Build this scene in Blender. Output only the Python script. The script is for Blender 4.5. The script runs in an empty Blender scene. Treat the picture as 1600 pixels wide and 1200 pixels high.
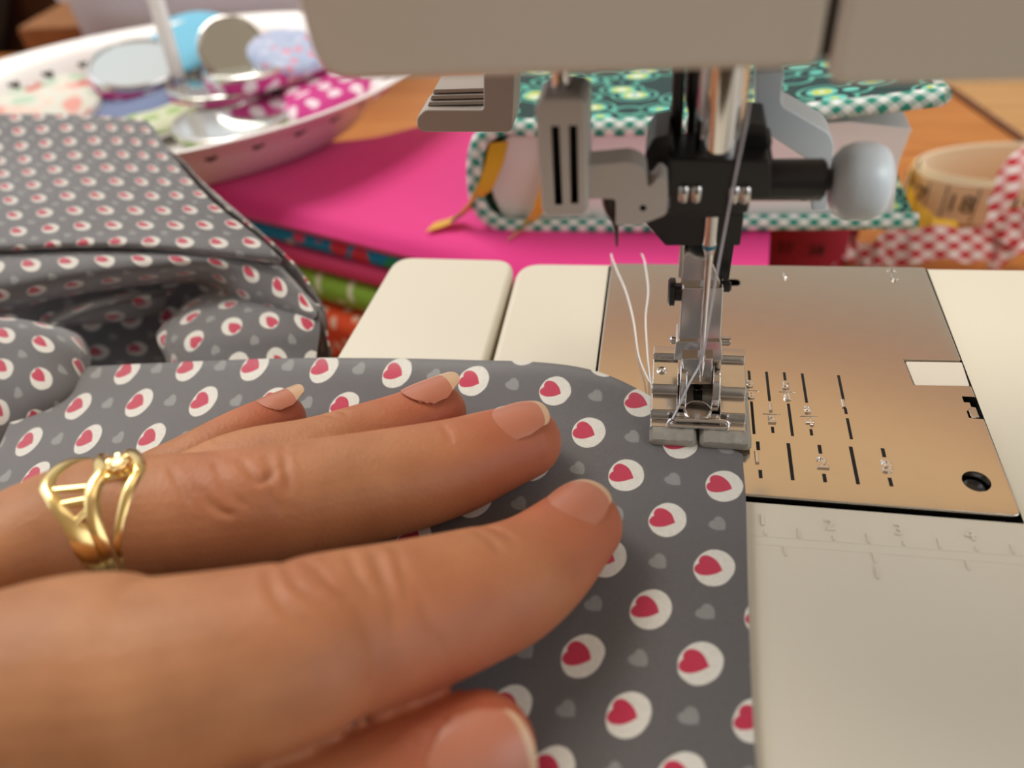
import bpy, bmesh, math, random
import numpy as np
from mathutils import Vector, Matrix
random.seed(7)
S = 0.001                      # all numbers below are millimetres
C = bpy.context.scene.collection
SC = bpy.context.scene

# ------------------------------------------------------------ camera, world, light, exposure
def lin(r, g, b):
    f = lambda c: (c / 255) / 12.92 if c <= 10.3 else (((c / 255) + .055) / 1.055) ** 2.4
    return (f(r), f(g), f(b), 1)

cam = bpy.data.cameras.new('camera'); cam_o = bpy.data.objects.new('camera', cam); C.objects.link(cam_o)
Rw = Matrix(((0.9826170835, 0.1610722098, -0.0923006525), (0.0431131091, -0.6815927927, -0.7304604882), (-0.1805683445, 0.7137835864, -0.6766890458)))
m = Matrix((Rw[0], -Rw[1], -Rw[2])).transposed().to_4x4()
m.translation = Vector((-7.716, -86.952, 101.220)) * S
cam_o.matrix_world = m
cam.sensor_width = 36; cam.lens = 1215.0 / 1600 * 36
cam.clip_start = 0.002; cam.clip_end = 50
cam.dof.use_dof = True; cam.dof.focus_distance = 0.136; cam.dof.aperture_fstop = 10.6
SC.camera = cam_o
SC.view_settings.view_transform = 'Standard'; SC.view_settings.look = 'None'
SC.view_settings.gamma = 1; SC.view_settings.use_curve_mapping = False
SC.view_settings.exposure = 0.0

W = bpy.data.worlds.new('room_light'); SC.world = W; W.use_nodes = True
def build_world():
    nt = W.node_tree; nt.nodes.clear()
    N = nt.nodes.new; Lk = nt.links.new
    out = N('ShaderNodeOutputWorld'); bg = N('ShaderNodeBackground'); tc = N('ShaderNodeTexCoord')
    Lk(bg.outputs[0], out.inputs[0])
    sep = N('ShaderNodeSeparateXYZ'); Lk(tc.outputs['Generated'], sep.inputs[0])
    ramp = N('ShaderNodeValToRGB'); mr = N('ShaderNodeMapRange')
    mr.inputs['From Min'].default_value = -1; mr.inputs['From Max'].default_value = 1
    Lk(sep.outputs['Z'], mr.inputs['Value']); Lk(mr.outputs[0], ramp.inputs[0])
    cr = ramp.color_ramp
    cr.elements[0].position = .35; cr.elements[0].color = (.10, .06, .035, 1)
    cr.elements[1].position = 1.0; cr.elements[1].color = (.50, .42, .33, 1)
    for p_, c_ in ((.52, (.26, .21, .17, 1)), (.74, (.50, .48, .42, 1)), (.782, (.44, .39, .32, 1)), (.812, (.44, .25, .18, 1)), (.845, (.76, .50, .27, 1)), (.90, (.66, .47, .29, 1))):
        e = cr.elements.new(p_); e.color = c_
    cur = ramp.outputs[0]
    # windows of the room: soft edged patches of daylight
    for d, c0, c1, col in (((-.84, .05, .46), .80, .93, (2.0, 2.2, 2.5)), ((.88, -.24, .36), .80, .93, (2.6, 2.75, 2.9)), ((-.66, .66, .36), .78, .95, (.86, .88, .90))):
        v = Vector(d).normalized()
        dot = N('ShaderNodeVectorMath'); dot.operation = 'DOT_PRODUCT'; dot.inputs[1].default_value = v
        nrm = N('ShaderNodeVectorMath'); nrm.operation = 'NORMALIZE'; Lk(tc.outputs['Generated'], nrm.inputs[0])
        Lk(nrm.outputs[0], dot.inputs[0])
        s = N('ShaderNodeMapRange'); s.interpolation_type = 'SMOOTHSTEP'
        s.inputs['From Min'].default_value = c0; s.inputs['From Max'].default_value = c1
        Lk(dot.outputs['Value'], s.inputs['Value'])
        mx = N('ShaderNodeMix'); mx.data_type = 'RGBA'
        Lk(s.outputs[0], mx.inputs['Factor']); Lk(cur, mx.inputs[6]); mx.inputs[7].default_value = (*col, 1)
        cur = mx.outputs[2]
    # the room is darker behind the photographer
    dk = N('ShaderNodeMapRange'); dk.inputs['From Min'].default_value = -.6; dk.inputs['From Max'].default_value = .55
    dk.inputs['To Min'].default_value = .52; dk.inputs['To Max'].default_value = 1.0; Lk(sep.outputs['Y'], dk.inputs['Value'])
    ml = N('ShaderNodeVectorMath'); ml.operation = 'SCALE'; Lk(cur, ml.inputs[0]); Lk(dk.outputs[0], ml.inputs['Scale']); cur = ml.outputs[0]
    Lk(cur, bg.inputs[0]); bg.inputs[1].default_value = 1.0
build_world()

# daylight from the big window behind the table on the left
def area(name, loc, target, size, power, col):
    l = bpy.data.lights.new(name, 'AREA'); l.shape = 'RECTANGLE'; l.size, l.size_y = size[0] * S, size[1] * S
    l.energy = power; l.color = col
    o = bpy.data.objects.new(name, l); C.objects.link(o); o.location = Vector(loc) * S
    o.rotation_euler = (Vector(target) - Vector(loc)).to_track_quat('-Z', 'Y').to_euler()
    return o
area('window_daylight', (-600, 480, 1100), (-40, 40, 0), (600, 600), 10.5, (1.0, .955, .88))

# ------------------------------------------------------------ helpers
ORG = {}
def worg(o): return ORG.get(o.name, Vector((0, 0, 0))) if o else Vector((0, 0, 0))

def setp(o, label=None, cat=None, group=None, kind=None):
    if label: o['label'] = label
    if cat: o['category'] = cat
    if group: o['group'] = group
    if kind: o['kind'] = kind
    return o

def thing(name, loc, label, cat, group=None):
    o = bpy.data.objects.new(name, None); C.objects.link(o)
    o.empty_display_size = .01; o.location = Vector(loc) * S
    ORG[o.name] = Vector(loc)
    return setp(o, label, cat, group)

class M:
    """collects geometry in mm; build() links it as one mesh object"""
    def __init__(s): s.v = []; s.f = []; s.mi = []; s.sm = []; s.wn = False
    def add(s, v, f, mi=0, smooth=True):
        n = len(s.v); s.v += [tuple(p) for p in v]
        for q in f: s.f.append(tuple(i + n for i in q)); s.mi.append(mi); s.sm.append(smooth)
        return s
    def add_mesh(s, me, mi=0, smooth=False):
        return s.add([tuple(v.co) for v in me.vertices], [tuple(p.vertices) for p in me.polygons], mi, smooth)
    def build(s, name, mats, parent=None, uvs=None, origin=None, sharp=40):
        me = bpy.data.meshes.new(name)
        org = worg(parent) if parent else Vector(origin if origin else (0, 0, 0))
        if parent is None and origin is None and s.v:
            a = np.array(s.v); org = Vector(((a[:, 0].min() + a[:, 0].max()) / 2, (a[:, 1].min() + a[:, 1].max()) / 2, a[:, 2].min()))
        me.from_pydata([((x - org.x) * S, (y - org.y) * S, (z - org.z) * S) for x, y, z in s.v], [], s.f)
        if not isinstance(mats, (list, tuple)): mats = [mats]
        for mt in mats: me.materials.append(mt)
        me.polygons.foreach_set('material_index', s.mi)
        me.polygons.foreach_set('use_smooth', s.sm)
        if uvs is not None:
            l = me.uv_layers.new(name='UVMap')
            for lp in me.loops: l.data[lp.index].uv = uvs[lp.vertex_index]
        me.validate(); me.update()
        bm = bmesh.new(); bm.from_mesh(me); bmesh.ops.recalc_face_normals(bm, faces=bm.faces)
        for e in bm.edges:
            if len(e.link_faces) == 2 and e.calc_face_angle(0) > math.radians(sharp): e.smooth = False
        bm.to_mesh(me); bm.free()
        o = bpy.data.objects.new(name, me); C.objects.link(o)
        if s.wn:
            w_ = o.modifiers.new('weighted_normals', 'WEIGHTED_NORMAL'); w_.keep_sharp = True; w_.weight = 90
        if parent: o.parent = parent; ORG[o.name] = org
        else: o.location = org * S; ORG[o.name] = org
        return o

def cr(pts, n=8, closed=False):
    """Catmull-Rom through points (any dimension)"""
    P = [np.array(p, float) for p in pts]; out = []
    k = len(P)
    rng = range(k) if closed else range(k - 1)
    for i in rng:
        p1, p2 = P[i], P[(i + 1) % k]
        p0 = P[i - 1] if (closed or i > 0) else 2 * p1 - p2
        p3 = P[(i + 2) % k] if (closed or i + 2 < k) else 2 * p2 - p1
        for j in range(n):
            t = j / n
            out.append(.5 * ((2 * p1) + (-p0 + p2) * t + (2 * p0 - 5 * p1 + 4 * p2 - p3) * t * t + (-p0 + 3 * p1 - 3 * p2 + p3) * t ** 3))
    if not closed: out.append(P[-1])
    return out

def tube(mb, pts, r, seg=10, mi=0, smooth_n=6, caps=True):
    rr = r if isinstance(r, (list, tuple)) else [r] * len(pts)
    P = cr([tuple(p) + (q,) for p, q in zip(pts, rr)], smooth_n) if smooth_n > 1 else [np.array(tuple(p) + (q,)) for p, q in zip(pts, rr)]
    rings = []; up = None
    for i, p in enumerate(P):
        a = P[max(0, i - 1)][:3]; b = P[min(len(P) - 1, i + 1)][:3]
        t = Vector(b - a).normalized()
        if up is None:
            up = t.orthogonal().normalized()
        up = (up - t * up.dot(t)).normalized(); w = t.cross(up)
        c = Vector(p[:3])
        rings.append([tuple(c + up * math.cos(2 * math.pi * k / seg) * p[3] + w * math.sin(2 * math.pi * k / seg) * p[3]) for k in range(seg)])
    return loft(mb, rings, mi, caps)

def loft(mb, rings, mi=0, caps=True, closed=True, smooth=True):
    v = [p for r in rings for p in r]; n = len(rings[0]); f = []
    for i in range(len(rings) - 1):
        for k in range(n if closed else n - 1):
            a = i * n + k; b = i * n + (k + 1) % n
            f.append((a, b, b + n, a + n))
    if caps:
        f.append(tuple(range(n - 1, -1, -1))); f.append(tuple((len(rings) - 1) * n + k for k in range(n)))
    return mb.add(v, f, mi, smooth)

def lathe(mb, prof, origin, axis='z', seg=32, mi=0, caps=True):
    """prof: list of (t along axis, radius)"""
    rings = []
    for t, r in prof:
        ring = []
        for k in range(seg):
            a = 2 * math.pi * k / seg; c, s = r * math.cos(a), r * math.sin(a)
            q = {'z': (c, s, t), 'x': (t, c, s), 'y': (c, t, s)}[axis]
            ring.append((origin[0] + q[0], origin[1] + q[1], origin[2] + q[2]))
        rings.append(ring)
    return loft(mb, rings, mi, caps)

def rpoly(pts, r, n=5):
    """round the corners of a 2d polygon; r number or list"""
    out = []; k = len(pts)
    for i, p in enumerate(pts):
        q = r[i] if isinstance(r, (list, tuple)) else r
        p = Vector(p); a = Vector(pts[i - 1]) - p; b = Vector(pts[(i + 1) % k]) - p
        if q <= 0: out.append(tuple(p)); continue
        q = min(q, a.length * .45, b.length * .45)
        s, e = p + a.normalized() * q, p + b.normalized() * q
        for j in range(n + 1):
            t = j / n
            out.append(tuple(s * (1 - t) ** 2 + p * 2 * t * (1 - t) + e * t * t))
    return out

def prism(mb, poly, a0, a1, axis='z', bev=0.0, mi=0, seg=2):
    """extrude 2d polygon along axis from a0 to a1, bevel the two rims"""
    def to3(p, t): return {'z': (p[0], p[1], t), 'y': (p[0], t, p[1]), 'x': (t, p[0], p[1])}[axis]
    P = [Vector(p) for p in poly]; n = len(P)
    area2 = sum(P[i].x * P[(i + 1) % n].y - P[(i + 1) % n].x * P[i].y for i in range(n)); sg = 1 if area2 > 0 else -1
    def inset(d):
        out = []
        for i, p in enumerate(P):
            e1 = (p - P[i - 1]).normalized(); e2 = (P[(i + 1) % n] - p).normalized()
            n1 = Vector((-e1.y, e1.x)) * sg; n2 = Vector((-e2.y, e2.x)) * sg; m_ = n1 + n2
            m_ = m_.normalized() if m_.length > 1e-6 else n1
            out.append(p + m_ * (d / max(.4, m_.dot(n1))))
        return out
    if a1 < a0: a0, a1 = a1, a0
    while bev > .02:                                   # keep the bevel smaller than the corners it runs round
        Q = inset(bev)
        if all((Q[i] - Q[i - 1]).dot(P[i] - P[i - 1]) > 0 for i in range(n)): break
        bev *= .85
    if bev <= 0: st_ = [(0, a0), (0, a1)]
    else:
        ang = [i / (seg + 1) * math.pi / 2 for i in range(seg + 2)]
        st_ = [(bev * (1 - math.sin(q)), a0 + bev * (1 - math.cos(q))) for q in ang]
        st_ += [(d, a1 + a0 - z) for d, z in st_[::-1]]
    rings = [[to3(p, z) for p in (inset(d) if d > 1e-9 else P)] for d, z in st_]
    mb.wn = True
    return loft(mb, rings, mi)

def box(mb, x0, x1, y0, y1, z0, z1, bev=0.0, mi=0, seg=2):
    mb.wn = True
    bm = bmesh.new(); bmesh.ops.create_cube(bm, size=1)
    for v in bm.verts: v.co = ((x0 + x1) / 2 + v.co.x * (x1 - x0), (y0 + y1) / 2 + v.co.y * (y1 - y0), (z0 + z1) / 2 + v.co.z * (z1 - z0))
    if bev > 0: bmesh.ops.bevel(bm, geom=bm.edges[:], offset=bev, segments=seg, affect='EDGES', profile=.5)
    bm.verts.index_update()
    mb.add([tuple(v.co) for v in bm.verts], [tuple(v.index for v in f.verts) for f in bm.faces], mi, True)
    bm.free(); return mb

def tmpobj(mb, mats=None):
    me = bpy.data.meshes.new('tmp'); me.from_pydata(mb.v, [], mb.f)
    me.polygons.foreach_set('material_index', mb.mi)
    for mt in (mats or []): me.materials.append(mt)
    bm = bmesh.new(); bm.from_mesh(me); bmesh.ops.recalc_face_normals(bm, faces=bm.faces); bm.to_mesh(me); bm.free()
    o = bpy.data.objects.new('tmp', me); C.objects.link(o); return o

def boolean(a, cutters, mi_cut=1):
    """a minus cutters; faces made by the cutters keep material slot mi_cut; returns M"""
    d = [bpy.data.materials.new('tmp_a'), bpy.data.materials.new('tmp_b')]
    oa = tmpobj(a, d)
    obs = []
    for c in cutters:
        c.mi = [mi_cut] * len(c.f)
        oc = tmpobj(c, d); obs.append(oc)
        md = oa.modifiers.new('b', 'BOOLEAN'); md.operation = 'DIFFERENCE'; md.object = oc; md.solver = 'EXACT'
    dg = bpy.context.evaluated_depsgraph_get(); dg.update()
    me = bpy.data.meshes.new_from_object(oa.evaluated_get(dg))
    r = M(); r.wn = True; r.add([tuple(v.co) for v in me.vertices], [])
    for p in me.polygons: r.f.append(tuple(p.vertices)); r.mi.append(p.material_index); r.sm.append(True)
    for o in [oa] + obs: bpy.data.objects.remove(o)
    bpy.data.meshes.remove(me)
    for x in d: bpy.data.materials.remove(x)
    return r

def text_mesh(txt, size, ext=.12, bevel=.04):
    cu = bpy.data.curves.new('t', 'FONT'); cu.body = txt; cu.size = size; cu.extrude = ext; cu.bevel_depth = bevel
    cu.align_x = 'CENTER'; cu.align_y = 'CENTER'; cu.resolution_u = 3
    o = bpy.data.objects.new('t', cu); C.objects.link(o)
    dg = bpy.context.evaluated_depsgraph_get(); dg.update()
    me = bpy.data.meshes.new_from_object(o.evaluated_get(dg))
    v = [tuple(p.co) for p in me.vertices]; f = [tuple(p.vertices) for p in me.polygons]
    bpy.data.objects.remove(o); bpy.data.curves.remove(cu); bpy.data.meshes.remove(me)
    return v, f

def resample(grid, nu, nv):
    """bicubic through a control grid (rows of tuples) -> dense grid"""
    rows = [cr(r, nu) for r in grid]
    cols = list(zip(*rows)); dense = [cr(c, nv) for c in cols]
    return [list(r) for r in zip(*dense)]

def sheet(mb, G, thick=0.0, mi=0):
    """dense grid of points (first 3 comps) -> surface (two-sided shell if thick); returns flattened index shape"""
    nr, nc = len(G), len(G[0]); P = np.array([[p[:3] for p in r] for r in G])
    v = [tuple(P[i, j]) for i in range(nr) for j in range(nc)]
    f = [(i * nc + j, i * nc + j + 1, (i + 1) * nc + j + 1, (i + 1) * nc + j) for i in range(nr - 1) for j in range(nc - 1)]
    if thick:
        du = np.gradient(P, axis=1); dv = np.gradient(P, axis=0); nn = np.cross(du, dv)
        nn /= np.linalg.norm(nn, axis=2, keepdims=True) + 1e-9
        Q = P + nn * thick; k = nr * nc
        v += [tuple(Q[i, j]) for i in range(nr) for j in range(nc)]
        f += [tuple(x + k for x in q[::-1]) for q in f]
        b = [j for j in range(nc)] + [i * nc + nc - 1 for i in range(1, nr)] + [(nr - 1) * nc + j for j in range(nc - 2, -1, -1)] + [i * nc for i in range(nr - 2, 0, -1)]
        for a, c in zip(b, b[1:] + b[:1]): f.append((a, c, c + k, a + k))
    mb.add(v, f, mi, True); return mb

# ------------------------------------------------------------ materials
def nodes(m):
    m.use_nodes = True; nt = m.node_tree
    return nt, nt.nodes['Principled BSDF']

def mat(name, col, rough=.5, metal=0, spec=.5, noise=0, nscale=40, bump=0, bscale=300, **kw):
    m = bpy.data.materials.new(name); nt, b = nodes(m); N = nt.nodes.new; L = nt.links.new
    b.inputs['Base Color'].default_value = col; b.inputs['Roughness'].default_value = rough
    b.inputs['Metallic'].default_value = metal; b.inputs['Specular IOR Level'].default_value = spec
    for k, v in kw.items(): b.inputs[k.replace('_', ' ')].default_value = v
    tc = N('ShaderNodeTexCoord')
    if noise:
        t = N('ShaderNodeTexNoise'); t.inputs['Scale'].default_value = nscale; t.inputs['Detail'].default_value = 4
        L(tc.outputs['Object'], t.inputs['Vector'])
        mx = N('ShaderNodeMix'); mx.data_type = 'RGBA'; mx.blend_type = 'MIX'
        mx.inputs[6].default_value = tuple(c * (1 - noise) for c in col[:3]) + (1,)
        mx.inputs[7].default_value = tuple(min(1, c * (1 + noise)) for c in col[:3]) + (1,)
        L(t.outputs[0], mx.inputs['Factor']); L(mx.outputs[2], b.inputs['Base Color'])
    if bump:
        t = N('ShaderNodeTexNoise'); t.inputs['Scale'].default_value = bscale; t.inputs['Detail'].default_value = 3
        L(tc.outputs['Object'], t.inputs['Vector'])
        bp = N('ShaderNodeBump'); bp.inputs['Strength'].default_value = bump; bp.inputs['Distance'].default_value = .0002
        L(t.outputs[0], bp.inputs['Height']); L(bp.outputs[0], b.inputs['Normal'])
    return m

class X:
    """tiny expression builder for Math nodes"""
    def __init__(s, nt): s.nt = nt
    def n(s, op, a, b=None, c=None):
        q = s.nt.nodes.new('ShaderNodeMath'); q.operation = op
        for i, v in enumerate((a, b, c)):
            if v is None: continue
            if isinstance(v, (int, float)): q.inputs[i].default_value = v
            else: s.nt.links.new(v, q.inputs[i])
        return q.outputs[0]
    def mix(s, f, a, b, clamp=True):
        q = s.nt.nodes.new('ShaderNodeMix'); q.data_type = 'RGBA'
        s.nt.links.new(f, q.inputs['Factor']) if not isinstance(f, (int, float)) else None
        for k, v in ((6, a), (7, b)):
            if isinstance(v, tuple): q.inputs[k].default_value = v
            else: s.nt.links.new(v, q.inputs[k])
        return q.outputs[2]
    def step(s, d, edge, w):
        """1 inside (d < edge), soft over w"""
        q = s.nt.nodes.new('ShaderNodeMapRange'); q.interpolation_type = 'SMOOTHSTEP'
        s.nt.links.new(d, q.inputs['Value'])
        q.inputs['From Min'].default_value = edge - w; q.inputs['From Max'].default_value = edge + w
        q.inputs['To Min'].default_value = 1; q.inputs['To Max'].default_value = 0
        return q.outputs[0]

def hearts_cloth(name, base, white, pink, pale, weave=1.0):
    """grey cotton with white ovals holding pink hearts and small pale hearts; UV unit = half the dot spacing (8 mm)"""
    m = bpy.data.materials.new(name); nt, b = nodes(m); x = X(nt); L = nt.links.new
    uvn = nt.nodes.new('ShaderNodeUVMap'); uvn.uv_map = 'UVMap'
    nz = nt.nodes.new('ShaderNodeTexNoise'); nz.inputs['Scale'].default_value = 1.7; nz.inputs['Detail'].default_value = 2
    L(uvn.outputs[0], nz.inputs['Vector'])
    wob = nt.nodes.new('ShaderNodeVectorMath'); wob.operation = 'MULTIPLY_ADD'
    L(nz.outputs['Color'], wob.inputs[0]); wob.inputs[1].default_value = (.07, .07, 0); L(uvn.outputs[0], wob.inputs[2])
    sep = nt.nodes.new('ShaderNodeSeparateXYZ'); L(wob.outputs[0], sep.inputs[0])
    U, V = x.n('SUBTRACT', sep.outputs[0], .035), x.n('SUBTRACT', sep.outputs[1], .035)
    def cell(du, dv):
        a = x.n('FRACT', x.n('ADD', x.n('MULTIPLY', U, .5), .5 - du / 2))
        c = x.n('FRACT', x.n('ADD', x.n('MULTIPLY', V, .5), .5 - dv / 2))
        return x.n('MULTIPLY', x.n('SUBTRACT', a, .5), 16.), x.n('MULTIPLY', x.n('SUBTRACT', c, .5), 16.)
    def nearest(c1, c2):
        d1 = x.n('ADD', x.n('MULTIPLY', c1[0], c1[0]), x.n('MULTIPLY', c1[1], c1[1]))
        d2 = x.n('ADD', x.n('MULTIPLY', c2[0], c2[0]), x.n('MULTIPLY', c2[1], c2[1]))
        s = x.n('LESS_THAN', d1, d2)
        pick = lambda p, q: x.n('ADD', x.n('MULTIPLY', p, s), x.n('MULTIPLY', q, x.n('SUBTRACT', 1., s)))
        return pick(c1[0], c2[0]), pick(c1[1], c2[1])
    def heart(px, py, ang, size):
        ca, sa = math.cos(ang), math.sin(ang)
        hx = x.n('DIVIDE', x.n('ADD', x.n('MULTIPLY', px, ca), x.n('MULTIPLY', py, sa)), size)
        hy = x.n('DIVIDE', x.n('SUBTRACT', x.n('MULTIPLY', py, ca), x.n('MULTIPLY', px, sa)), size)
        q = x.n('SUBTRACT', x.n('MULTIPLY', hy, 1.02), x.n('MULTIPLY', x.n('POWER', x.n('ABSOLUTE', hx), .75), .55))
        return x.n('SQRT', x.n('ADD', x.n('MULTIPLY', hx, hx), x.n('MULTIPLY', q, q)))
    dx, dy = nearest(cell(0, 0), cell(1, 1))
    ov = x.n('SQRT', x.n('ADD', x.n('POWER', x.n('DIVIDE', x.n('ABSOLUTE', dx), 2.95), 2.), x.n('POWER', x.n('DIVIDE', x.n('ABSOLUTE', dy), 3.3), 2.)))
    oval = x.step(ov, 1., .03)
    hp = x.step(heart(x.n('ADD', dx, .45), x.n('SUBTRACT', dy, .05), 1.3, 1.85), 1., .05)
    sx, sy = nearest(cell(1, 0), cell(0, 1))
    hs = x.step(heart(sx, sy, .9, 1.3), 1., .12)
    # weave: over-under threads about 0.26 mm apart
    k = math.pi / (.17 / 8)
    wu = x.n('SINE', x.n('MULTIPLY', sep.outputs[0], k)); wv = x.n('SINE', x.n('MULTIPLY', sep.outputs[1], k))
    wv2 = x.n('MULTIPLY', wu, wv)
    fine = nt.nodes.new('ShaderNodeTexNoise'); fine.inputs['Scale'].default_value = 14; fine.inputs['Detail'].default_value = 3
    L(uvn.outputs[0], fine.inputs['Vector'])
    tone = x.n('ADD', x.n('MULTIPLY', wv2, .30 * weave), x.n('ADD', x.n('MULTIPLY', x.n('SUBTRACT', fine.outputs[0], .5), .35), 1.))
    col = x.mix(hs, base, pale)
    col = x.mix(oval, col, white)
    col = x.mix(hp, col, pink)
    mul = nt.nodes.new('ShaderNodeMix'); mul.data_type = 'RGBA'; mul.blend_type = 'MULTIPLY'; mul.inputs['Factor'].default_value = 1
    cmb = nt.nodes.new('ShaderNodeCombineColor'); [L(tone, cmb.inputs[i]) for i in range(3)]
    L(col, mul.inputs[6]); L(cmb.outputs[0], mul.inputs[7])
    L(mul.outputs[2], b.inputs['Base Color'])
    b.inputs['Roughness'].default_value = .6; b.inputs['Sheen Weight'].default_value = .75; b.inputs['Sheen Roughness'].default_value = .45
    bp = nt.nodes.new('ShaderNodeBump'); bp.inputs['Strength'].default_value = .5 * weave; bp.inputs['Distance'].default_value = .00008
    L(wv2, bp.inputs['Height']); L(bp.outputs[0], b.inputs['Normal'])
    return m

def dots_cloth(name, base, dot, pitch, r, coord='Object', rough=.8):
    """polka dots on a staggered grid, in mm of object space (x, and z+y folded) or UV"""
    m = bpy.data.materials.new(name); nt, b = nodes(m); x = X(nt); L = nt.links.new
    tc = nt.nodes.new('ShaderNodeTexCoord'); sep = nt.nodes.new('ShaderNodeSeparateXYZ'); L(tc.outputs[coord], sep.inputs[0])
    k = 1000. if coord == 'Object' else 1.
    U = x.n('MULTIPLY', sep.outputs[0], k / pitch)
    V = x.n('MULTIPLY', x.n('SUBTRACT', sep.outputs[1], sep.outputs[2]) if coord == 'Object' else sep.outputs[1], k / pitch)
    def d(o):
        a = x.n('SUBTRACT', x.n('FRACT', x.n('ADD', U, o)), .5); c = x.n('SUBTRACT', x.n('FRACT', x.n('ADD', V, o)), .5)
        return x.n('SQRT', x.n('ADD', x.n('MULTIPLY', a, a), x.n('MULTIPLY', c, c)))
    f = x.step(x.n('MINIMUM', d(0.), d(.5)), r / pitch, .03)
    L(x.mix(f, base, dot), b.inputs['Base Color']); b.inputs['Roughness'].default_value = rough
    return m

def gingham(name, a, bcol, pitch, coord='Object', extra=None):
    """bias checks: diamonds of white and colour"""
    m = bpy.data.materials.new(name); nt, b = nodes(m); x = X(nt); L = nt.links.new
    tc = nt.nodes.new('ShaderNodeTexCoord'); sep = nt.nodes.new('ShaderNodeSeparateXYZ'); L(tc.outputs[coord], sep.inputs[0])
    k = 1000. if coord == 'Object' else 1.
    P = x.n('MULTIPLY', sep.outputs[0], k / pitch)
    Q = x.n('MULTIPLY', x.n('ADD', sep.outputs[1], sep.outputs[2]) if coord == 'Object' else sep.outputs[1], k / pitch)
    s1 = x.n('LESS_THAN', x.n('FRACT', x.n('ADD', P, Q)), .5); s2 = x.n('LESS_THAN', x.n('FRACT', x.n('SUBTRACT', P, Q)), .5)
    f = x.n('MULTIPLY', x.n('ADD', s1, s2), .5)
    L(x.mix(f, a, bcol), b.inputs['Base Color']); b.inputs['Roughness'].default_value = .8
    return m

def voronoi_cloth(name, stops, scale, base, rand=1.0, coord='Object', rough=.8, stretch=(1, 1, 1)):
    """blotchy print: rings of colour around random centres"""
    m = bpy.data.materials.new(name); nt, b = nodes(m); L = nt.links.new
    tc = nt.nodes.new('ShaderNodeTexCoord'); mp = nt.nodes.new('ShaderNodeMapping'); mp.inputs['Scale'].default_value = stretch
    L(tc.outputs[coord], mp.inputs[0])
    v = nt.nodes.new('ShaderNodeTexVoronoi'); v.inputs['Scale'].default_value = scale; v.inputs['Randomness'].default_value = rand
    L(mp.outputs[0], v.inputs['Vector'])
    r = nt.nodes.new('ShaderNodeValToRGB'); r.color_ramp.interpolation = 'CONSTANT'
    els = r.color_ramp.elements
    els[0].position = stops[0][0]; els[0].color = stops[0][1]
    els[1].position = stops[1][0]; els[1].color = stops[1][1]
    for p, c in stops[2:]:
        e = els.new(p); e.color = c
    L(v.outputs['Distance'], r.inputs[0])
    L(r.outputs[0], b.inputs['Base Color']); b.inputs['Roughness'].default_value = rough
    return m

def flower_cloth(name, base, blobs, scale, rough=.8, thr=.32):
    """base colour with random cells coloured from a palette"""
    m = bpy.data.materials.new(name); nt, b = nodes(m); x = X(nt); L = nt.links.new
    tc = nt.nodes.new('ShaderNodeTexCoord')
    v = nt.nodes.new('ShaderNodeTexVoronoi'); v.inputs['Scale'].default_value = scale; L(tc.outputs['Object'], v.inputs['Vector'])
    r = nt.nodes.new('ShaderNodeValToRGB'); r.color_ramp.interpolation = 'CONSTANT'
    sp = nt.nodes.new('ShaderNodeSeparateColor'); L(v.outputs['Color'], sp.inputs[0]); L(sp.outputs[0], r.inputs[0])
    els = r.color_ramp.elements; els[0].color = blobs[0]; els[1].position = 1 / len(blobs); els[1].color = blobs[1]
    for i, c in enumerate(blobs[2:]): e = els.new((i + 2) / len(blobs)); e.color = c
    f = x.step(v.outputs['Distance'], thr, .06)
    L(x.mix(f, base, r.outputs[0]), b.inputs['Base Color']); b.inputs['Roughness'].default_value = rough
    return m

def wood(name, a, c, scale=6, rot=0):
    m = bpy.data.materials.new(name); nt, b = nodes(m); L = nt.links.new
    tc = nt.nodes.new('ShaderNodeTexCoord'); mp = nt.nodes.new('ShaderNodeMapping'); mp.inputs['Scale'].default_value = (2, 30, 30)
    mp.inputs['Rotation'].default_value = (0, 0, rot)
    L(tc.outputs['Object'], mp.inputs[0])
    t = nt.nodes.new('ShaderNodeTexNoise'); t.inputs['Scale'].default_value = scale; t.inputs['Detail'].default_value = 6; t.inputs['Distortion'].default_value = .6
    L(mp.outputs[0], t.inputs['Vector'])
    r = nt.nodes.new('ShaderNodeValToRGB'); r.color_ramp.elements[0].color = a; r.color_ramp.elements[1].color = c
    r.color_ramp.elements[0].position = .35; r.color_ramp.elements[1].position = .7
    L(t.outputs[0], r.inputs[0]); L(r.outputs[0], b.inputs['Base Color']); b.inputs['Roughness'].default_value = .35
    return m

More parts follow.
